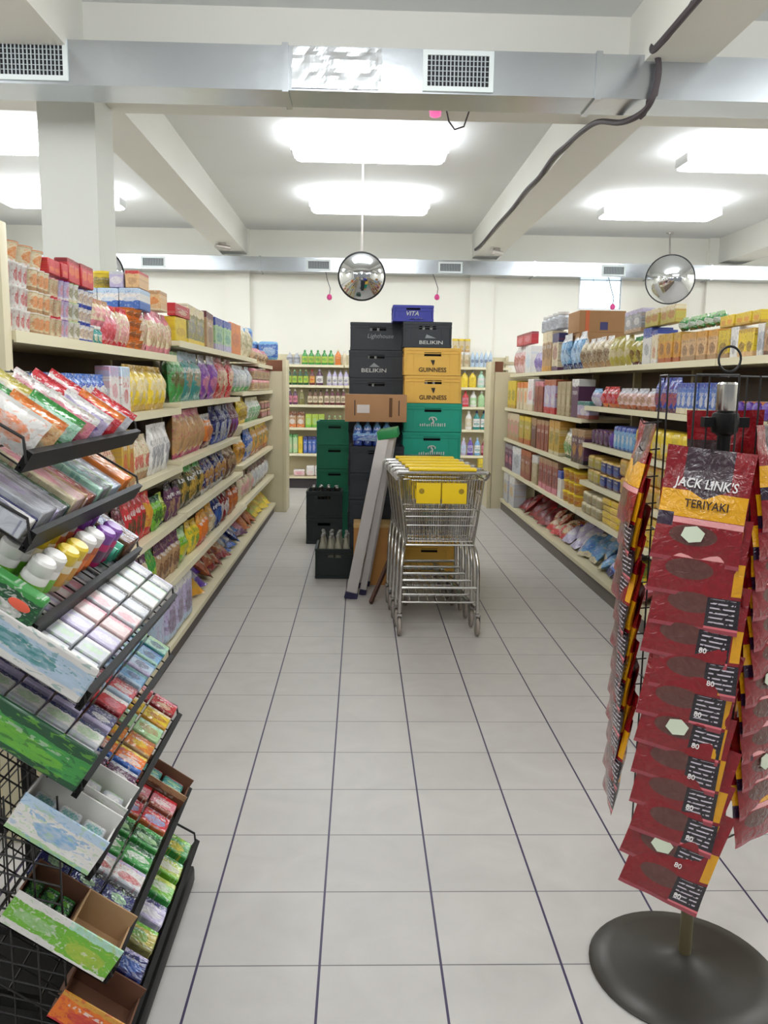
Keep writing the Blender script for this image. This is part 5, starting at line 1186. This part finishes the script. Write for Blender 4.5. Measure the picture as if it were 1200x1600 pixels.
    # --- fourth tray: rows of chewing-gum packs
    def rowpacks(k, y, n, l, w, h, style, lb, grp, rough=.3, s0=.01, base=None):
        src = None
        for i in range(n):
            if src is None:
                src = link(m_carton(q(l*.94), q(w*.9), q(h)), 'gum_pack', package(style, rough, 1)); tag(src, lb, 'gum pack', grp); o = src
            else: o = src.copy(); COL.objects.link(o)
            place(o, k, s0+l*(i+.5), y, 0)
    flat(3, .0, 1.612, .30, .014, .085, ('paleblue','white','teal','white'), 'blue and white display board at the near end of the fourth tray', rough=.35, fl=0)
    for y, st, nm in ((1.67,('white','silver','paleblue','white'),'white gum pack nearest the blue board'),(1.755,('silver','white','palegreen','silver'),'silver white gum pack with green print'),(1.84,('lilac','silver','white','lilac'),'lilac grey gum pack'),(1.93,('palepink','pink','white','palepink'),'pale pink gum pack'),(2.02,('palepink','white','pink','silver'),'pink and silver gum pack'),(2.11,('silver','black','white','silver'),'silver gum pack with black marks'),(2.20,('white','mint','silver','white'),'white and mint gum pack'),(2.29,('white','palegreen','paleblue','white'),'bright white gum pack'),(2.37,('grey','lilac','white','grey'),'grey gum pack at the far end')):
        rowpacks(3, y, 4, .072, .082, .05, st, nm+' of the fourth sweet tray', nm+'s')
    # --- fifth tray
    flat(4, .0, 1.612, .32, .014, .095, ('green','darkgreen','limegreen','darkgreen'), 'green display board at the near end of the fifth tray', rough=.3, fl=0)
    for y, st, nm in ((1.665,('navy','silver','palegreen','white'),'navy and white gum pack by the green board'),(1.75,('white','navy','palegreen','silver'),'white gum pack with navy edge'),(1.84,('navy','black','white','lilac'),'dark navy gum pack'),(1.93,('red','white','pink','darkred'),'red and white gum pack'),(2.02,('red','darkred','white','paleblue'),'red gum pack with pale end'),(2.115,('lightblue','teal','navy','paleblue'),'light blue gum pack with dark fish shape'),(2.20,('paleblue','lightblue','navy','lilac'),'pale blue gum pack with dark mark'),(2.285,('lightblue','midblue','navy','mint'),'sea blue gum pack'),(2.37,('mint','palegreen','navy','teal'),'mint gum pack at the far end')):
        rowpacks(4, y, 4, .076, .082, .05, st, nm+' on the fifth sweet tray', nm+'s, fifth tray')
    # --- display boxes with sweets
    def openbox(k, s, y, l, w, h, style, lb, inner='brown', contents=None, clabel=None, n=6, crough=.2):
        o = root('display_box', lb, 'display box'); xf = l/2
        MB().box(-xf, xf, -w/2, -w/2+.004, 0, h).build('printed_front', package(style, .35), o)
        c = MB().box(-xf, xf, w/2-.004, w/2, 0, h*.9).box(-xf, -xf+.004, -w/2+.004, w/2-.004, 0, h*.9).box(xf-.004, xf, -w/2+.004, w/2-.004, 0, h*.55).box(-xf, xf, -w/2, w/2, 0, .003)
        c.build('box_body', bsdf('box_'+inner, inner, .8), o)
        place(o, k, s+l/2, y)
        if contents:
            src = None; r = random.Random(lb)
            for i in range(n):
                a, b2 = (i % 3), i//3
                if src is None:
                    src = link(m_softpack(q(l*.27), q(w*.36), q(h*.5)), 'wrapped_sweet', package(contents, crough, 1)); tag(src, clabel, 'wrapped sweet', clabel+'s'); p = src
                else: p = src.copy(); COL.objects.link(p)
                nb = max(1, (n+2)//3)
                place(p, k, s+l*(.2+.3*a), y-w*.3+w*.6*(b2+.5)/nb, .006)
        return o
    openbox(5, .0, 1.665, .20, .12, .09, ('white','paleblue','lightblue','palegreen'), 'white display box with pale blue front at the near end of the sixth tray', 'white', ('silver','white','teal','palegreen'), 'clear wrapped sweet in the near white box')
    openbox(5, .0, 1.80, .20, .12, .09, ('white','white','palegreen','white'), 'white display box behind the pale blue fronted box', 'white', ('silver','palegreen','white','silver'), 'clear wrapped sweet in the second white box')
    for y, st, nm in ((1.92,('plum','silver','white','plum'),'dark plum wrapped bar'),(2.01,('brightorange','yellow','white','midblue'),'orange and yellow wrapped bar'),(2.10,('orange','rust','yellow','tan'),'orange brown wrapped bar'),(2.19,('palegreen','mint','tan','palegreen'),'pale green wrapped bar'),(2.28,('yellow','cream','rust','amber'),'yellow wrapped bar'),(2.37,('red','pink','cream','darkred'),'red wrapped bar at the far end')):
        rowpacks(5, y, 3, .085, .085, .05, st, nm+' on the sixth sweet tray', nm+'s, sixth tray', .15)
    openbox(6, .125, 1.665, .13, .13, .085, ('limegreen','white','palegreen','white'), 'lime green display box holding green sweets on the seventh tray', 'brown', ('darkgreen','green','limegreen','darkgreen'), 'dark green wrapped sweet in the lime box')
    openbox(6, .0, 1.665, .125, .13, .085, ('limegreen','mint','yellowgreen','white'), 'empty lime green display box beside the full lime box', 'tan')
    for y, st, nm in ((1.80,('navy','black','palegreen','navy'),'navy wrapped bar'),(1.885,('white','lilac','red','silver'),'white card of sweets'),(1.97,('green','darkgreen','white','green'),'green mint pack'),(2.06,('darkgreen','green','palegreen','green'),'dark green mint pack'),(2.15,('red','darkred','lightblue','rust'),'red wrapped bar'),(2.24,('pink','red','white','redbrown'),'pink and red wrapped bar')):
        rowpacks(6, y, 3, .085, .08, .045, st, nm+' on the seventh sweet tray', nm+'s, seventh tray', .15)
    openbox(6, .0, 2.345, .25, .12, .07, ('brown','tan','brown','brown'), 'brown open box at the far end of the seventh tray', 'brown', ('teal','pink','palegreen','teal'), 'small dotted sweet in the brown box', 9)
    openbox(7, .0, 1.665, .17, .13, .075, ('brightorange','amber','red','red'), 'bright orange display box at the near end of the lowest tray', 'brown')
    for y, st, nm in ((1.80,('navy','lilac','midblue','navy'),'blue wrapped bar'),(1.90,('oliveyellow','limegreen','green','olive'),'yellow green wrapped bar'),(2.0,('lilac','navy','white','lilac'),'lilac wrapped bar'),(2.10,('limegreen','yellowgreen','white','green'),'lime wrapped bar'),(2.20,('yellowgreen','green','white','limegreen'),'bright green wrapped bar'),(2.31,('green','limegreen','yellow','green'),'green wrapped bar at the far end')):
        rowpacks(7, y, 2, .1, .085, .05, st, nm+' on the lowest sweet tray', nm+'s, lowest tray', .15)

# ------------------------------------------------------------------ hanging bag stand
def bag_material(kind):
    m = bpy.data.materials.new('meat_snack_bag_'+kind); m.use_nodes = True
    nt = m.node_tree; N, L = nt.nodes, nt.links; b = N['Principled BSDF']; b.inputs['Roughness'].default_value = .22; b.inputs['Coat Weight'].default_value = .4; b.inputs['Coat Roughness'].default_value = .12
    tc = N.new('ShaderNodeTexCoord'); sp = N.new('ShaderNodeSeparateXYZ'); L.new(tc.outputs['Generated'], sp.inputs[0]); u, v = sp.outputs[0], sp.outputs[2]
    def M(op, a, c=None):
        n = N.new('ShaderNodeMath'); n.operation = op
        for i, x in enumerate((a, c)):
            if x is None: continue
            if isinstance(x, (int, float)): n.inputs[i].default_value = x
            else: L.new(x, n.inputs[i])
        return n.outputs[0]
    def AND(*a):
        r = a[0]
        for x in a[1:]: r = M('MULTIPLY', r, x)
        return r
    def rng(x, lo, hi): return AND(M('GREATER_THAN', x, lo), M('LESS_THAN', x, hi))
    def mix(f, a, c):
        n = N.new('ShaderNodeMix'); n.data_type = 'RGBA'; L.new(f, n.inputs[0])
        for k, x in ((6, a), (7, c)):
            if isinstance(x, tuple): n.inputs[k].default_value = x
            else: L.new(x, n.inputs[k])
        return n.outputs[2]
    nz = N.new('ShaderNodeTexNoise'); nz.inputs['Scale'].default_value = 16; L.new(tc.outputs['Generated'], nz.inputs['Vector'])
    c = mix(nz.outputs['Fac'], lin((112,12,22)), lin((146,22,30)))
    au = M('ABSOLUTE', M('SUBTRACT', u, .5))
    meat = mix(nz.outputs['Fac'], lin((82,36,34)), lin((104,66,58)))
    e = M('ADD', M('POWER', M('DIVIDE', M('ABSOLUTE', M('SUBTRACT', u, .45)), .27), 2), M('POWER', M('DIVIDE', M('ABSOLUTE', M('SUBTRACT', v, .24)), .09), 2))
    c = mix(M('LESS_THAN', e, 1), c, meat)
    if kind == 'front':
        c = mix(rng(v, .39, .62), c, lin((222,160,20)))
        sh = M('LESS_THAN', M('ADD', au, M('MULTIPLY', M('MAXIMUM', M('SUBTRACT', .66, v), 0.0), 2.6)), .27)
        c = mix(AND(sh, M('GREATER_THAN', v, .56)), c, lin((58,40,48)))
        c = mix(AND(rng(v, .335, .385), M('GREATER_THAN', u, .2)), c, lin((226,156,156)))
        c = mix(AND(rng(v, .30, .42), M('LESS_THAN', u, .2)), c, lin((44,24,48)))
    elif kind == 'back':
        c = mix(AND(rng(v, .30, .7), M('GREATER_THAN', u, .58)), c, lin((60,44,46)))
        c = mix(rng(v, .12, .3), c, lin((226,168,24)))
    else:
        blk = AND(rng(v, .05, .31), M('GREATER_THAN', u, .62))
        c = mix(blk, c, lin((34,26,34)))
        ln = AND(M('GREATER_THAN', u, .66), M('LESS_THAN', u, .94), M('GREATER_THAN', M('SINE', M('MULTIPLY', v, 150)), .55), M('GREATER_THAN', nz.outputs['Fac'], .44))
        c = mix(AND(ln, rng(v, .06, .30)), c, lin((200,190,200)))
        c = mix(AND(rng(v, .03, .055), M('GREATER_THAN', u, .62)), c, lin((220,110,120)))
        c = mix(AND(rng(v, .34, .62), M('GREATER_THAN', u, .87)), c, lin((214,152,20)))
    c = mix(M('LESS_THAN', v, .035), c, lin((150,60,70)))
    L.new(c, b.inputs['Base Color'])
    nb = N.new('ShaderNodeTexNoise'); nb.inputs['Scale'].default_value = 34; nb.inputs['Detail'].default_value = 3; nb.inputs['Distortion'].default_value = 1.5; L.new(tc.outputs['Object'], nb.inputs['Vector'])
    bp = N.new('ShaderNodeBump'); bp.inputs['Strength'].default_value = .55; bp.inputs['Distance'].default_value = .008
    L.new(nb.outputs['Fac'], bp.inputs['Height']); L.new(bp.outputs['Normal'], b.inputs['Normal']); L.new(bp.outputs['Normal'], b.inputs['Coat Normal'])
    return m
@cached
def m_hangbag(w, h, d, seed):
    nx, nz = 12, 16; mb = MB(); idx = {}
    for side in (-1, 1):
        for j in range(nz+1):
            v = j/nz
            for i in range(nx+1):
                u = i/nx; edge = i in (0, nx) or j in (0, nz)
                if edge and side == 1: idx[(side,i,j)] = idx[(-1,i,j)]; continue
                fu = 1-abs(2*u-1)**3; fv = math.sin(PI*min(1, max(0, (v-.04)/.74)))**.7 if .04 < v < .78 else 0
                nn = noise.noise(Vector((u*3.3+seed*5.1, v*3.6, side*2+seed)))
                t = d/2*fu*fv*(1+.45*nn)+.001*(not edge)
                idx[(side,i,j)] = len(mb.v)
                bend = .010*math.sin(u*3.1+seed)*v+.006*nn
                mb.v.append(((u-.5)*w*(1-.04*math.sin(PI*v)), side*t+bend, -h*(1-v)))
    for side in (-1, 1):
        for j in range(nz):
            for i in range(nx):
                f = (idx[(side,i,j)], idx[(side,i+1,j)], idx[(side,i+1,j+1)], idx[(side,i,j+1)]); mb.f.append(f if side == -1 else f[::-1])
    return mb.mesh('hanging_bag')
def bag_stand():
    SX, SY, YAW = .885, 2.0, math.radians(-24)
    g = root('bag_stand', 'black wire stand of red meat snack bags on a round base', 'display stand', (SX, SY, 0))
    bm_ = bsdf('dark_olive_base', (48,44,38), .38, vary=.2, bscale=10)
    MB().lathe([(.245,0),(.248,.006),(.24,.014),(.19,.024),(.10,.036),(.04,.05),(.022,.058)], 48).build('round_base', bm_, g)
    MB().tube([(0,0,.05), (0,0,.95)], .0165, 14).build('lower_pole', bsdf('olive_pole', (92,84,58), .4), g)
    MB().tube([(0,0,.95), (0,0,1.50)], .016, 14).build('upper_pole', M_blackmetal, g)
    MB().lathe([(.021,1.50),(.024,1.505),(.024,1.565),(.02,1.57)], 16).build('steel_collar', M_chrome, g)
    MB().lathe([(.014,1.44),(.03,1.45),(.034,1.475),(.03,1.495),(.018,1.50)], 14).box(-.055,.055,-.012,.012,1.462,1.486).build('clamp', M_blackmetal, g)
    MB().tube([(.027*math.cos(2*PI*k/20), 0, 1.625+.03*math.sin(2*PI*k/20)) for k in range(20)], .003, 6, True).build('top_ring', M_wireblack, g)
    rot = Matrix.Rotation(YAW, 4, 'Z')
    HALF = .15
    PAN = {'front': (-.085, -.137, -24), 'left': (-.137, .05, -98), 'back': (.061, .137, 156), 'right': (.135, .06, 32)}
    kinds = {k: bag_material(k) for k in ('front', 'info', 'back')}
    white = bsdf('bag_white_print', (232,228,226), .5); ink = bsdf('bag_black_print', (40,22,16), .5); patch = bsdf('bag_pale_patch', (206,214,192), .5)
    sides = ['front', 'left', 'back', 'right']
    zts = {'front': (1.42, 12, .076), 'left': (1.47, 12, .068), 'back': (1.50, 8, .12), 'right': (1.47, 12, .075)}
    for si, side in enumerate(sides):
        cx_, cy_, deg = PAN[side]; a = math.radians(deg)      # centre of this strip and the way it faces
        R3 = Matrix.Rotation(a, 4, 'Z'); R = Matrix.Translation((cx_, cy_, 0)) @ R3 @ Matrix.Translation((0, HALF, 0))
        pn = MB()
        for x in (-.045, .045): pn.tube([R @ Vector((x,-HALF,1.585)), R @ Vector((x,-HALF,.36))], .0024, 6)
        for z in (1.585, 1.2, .8, .36): pn.tube([R @ Vector((-.045,-HALF,z)), R @ Vector((.045,-HALF,z))], .0024, 6)
        pn.tube([R @ Vector((0,-HALF,1.585)), Vector((0,0,1.585))], .0024, 6)
        po = pn.build('wire_panel', M_wireblack, g)
        z0, n, step = zts[side]
        src = {}
        for i in range(n):
            zt = z0-step*i; last = i == n-1
            kind = 'front' if (i in (0, 1) and side != 'left') or (side == 'right') or (side == 'left' and i == 0) else 'info'
            if side == 'back': kind = 'back'
            seed = i % 3; key = (kind, seed)
            yo = -HALF-.032
            hooks = MB(); hooks.tube([R @ Vector((0,-HALF,zt+.002)), R @ Vector((0,yo-.012,zt-.004)), R @ Vector((0,yo-.018,zt+.008))], .002, 5)
            hooks.build('bag_hook', M_wireblack, po)
            # the bags hang leaning outwards over the one below
            lb = {('front',0): 'red bag with yellow band at the top of the front strip, fully shown'}.get((side, i))
            if not lb:
                pos = 'lowest bag' if last else 'top bag' if i == 0 else 'bag number %d from the top' % (i+1) if False else None
                if side == 'front': lb = 'red bag in the front strip, black panel on its lower corner' if not last else 'red bag at the bottom of the front strip above the round base'
                elif side == 'left': lb = 'red bag in the left strip of the stand, seen edge on' if not last else 'red bag hanging lowest in the left strip of the stand'
                elif side == 'right': lb = 'red and yellow bag in the right strip of the stand' if not last else 'red and yellow bag hanging lowest in the right strip'
                else: lb = 'dark red bag at the back of the stand, top showing'
            grp = None if (side == 'front' and i == 0) or last and side != 'back' else 'bags in the %s strip of the stand' % side
            if side == 'back': grp = 'bags at the back of the stand'
            if key not in src:
                o = link(m_hangbag(.19, .26, .034, seed), 'snack_bag', kinds[kind]); src[key] = o
                if side == 'front' and i == 0: del src[key]
            else: o = src[key].copy(); COL.objects.link(o)
            tag(o, lb, 'snack bag')
            if grp: o['group'] = grp
            elif 'group' in o: del o['group']
            lean = .15+rnd.uniform(-.006,.006); roll = rnd.uniform(-.04,.04)+((.1+.2*(i/11)**3) if side == 'front' else 0)
            sway = rnd.uniform(-.008,.008)+(.02*(i/11)**2 if side == 'front' else 0)
            p = R @ Vector((sway, yo, zt))
            o.location = (SX+p.x, SY+p.y, p.z); o.rotation_euler = (-lean if side != 'left' else -lean-.03, roll, a+rnd.uniform(-.04,.04))
            if i == 0 and side in ('front', 'right'):
                text("JACK LINK'S", .03, white, o, (.0, -.0135, -.082), (PI/2, 0, 0), 'lettering', .15, .135, .0006)
                text('TERIYAKI', .026, ink, o, (.008, -.0185, -.128), (PI/2, 0, 0), 'lettering', 0, .092, .0006)
            elif side == 'front' and i >= 3:
                text('80', .017, white, o, (.038, -.0155, -.226), (PI/2, 0, 0), 'lettering', 0, None, .0004)
            if (side == 'front' and i in (0, 6, 10)) or (side == 'right' and i in (6, 9)):
                hx = MB(); pts = [(.026*math.cos(k*PI/3+.3), .02*math.sin(k*PI/3+.3)) for k in range(6)]
                px = -.01
                hx.add([(px+x, -.0185, -.195+z) for x, z in pts]+[(px+x, -.0165, -.195+z) for x, z in pts], [(5,4,3,2,1,0),(6,7,8,9,10,11)]+[(k,(k+1) % 6,6+(k+1) % 6,6+k) for k in range(6)])
                hx.build('pale_patch', patch, o)

# ------------------------------------------------------------------ build everything
room(); lamps(); ducts(); overhead(); gondolas(); stock(); top_pile(); stacks(); ladder(); trolleys(); sweets(); bag_stand()

# ------------------------------------------------------------------ camera
cam = bpy.data.cameras.new('camera'); co = bpy.data.objects.new('camera', cam); COL.objects.link(co); S.camera = co
cam.sensor_fit = 'HORIZONTAL'; cam.sensor_width = 36; cam.lens = 1294.85/1200*36; cam.clip_start = .05
yaw, pitch, roll = .0297, .1514, .0149
fw = Vector((math.sin(yaw)*math.cos(pitch), math.cos(yaw)*math.cos(pitch), -math.sin(pitch)))
rt = Vector((math.cos(yaw), -math.sin(yaw), 0)); up = rt.cross(fw)
r2 = rt*math.cos(roll)+up*math.sin(roll); u2 = -rt*math.sin(roll)+up*math.cos(roll)
co.matrix_world = Matrix(((r2.x,u2.x,-fw.x,0),(r2.y,u2.y,-fw.y,0),(r2.z,u2.z,-fw.z,1.55),(0,0,0,1)))
vs = S.view_settings; vs.view_transform = 'Standard'; vs.look = 'None'; vs.exposure = 0.12; vs.gamma = 1; vs.use_curve_mapping = False
S.display_settings.display_device = 'sRGB'
S.cycles.max_bounces = 8; S.cycles.diffuse_bounces = 5; S.cycles.glossy_bounces = 4; S.cycles.transparent_max_bounces = 4
S.cycles.sample_clamp_indirect = 6
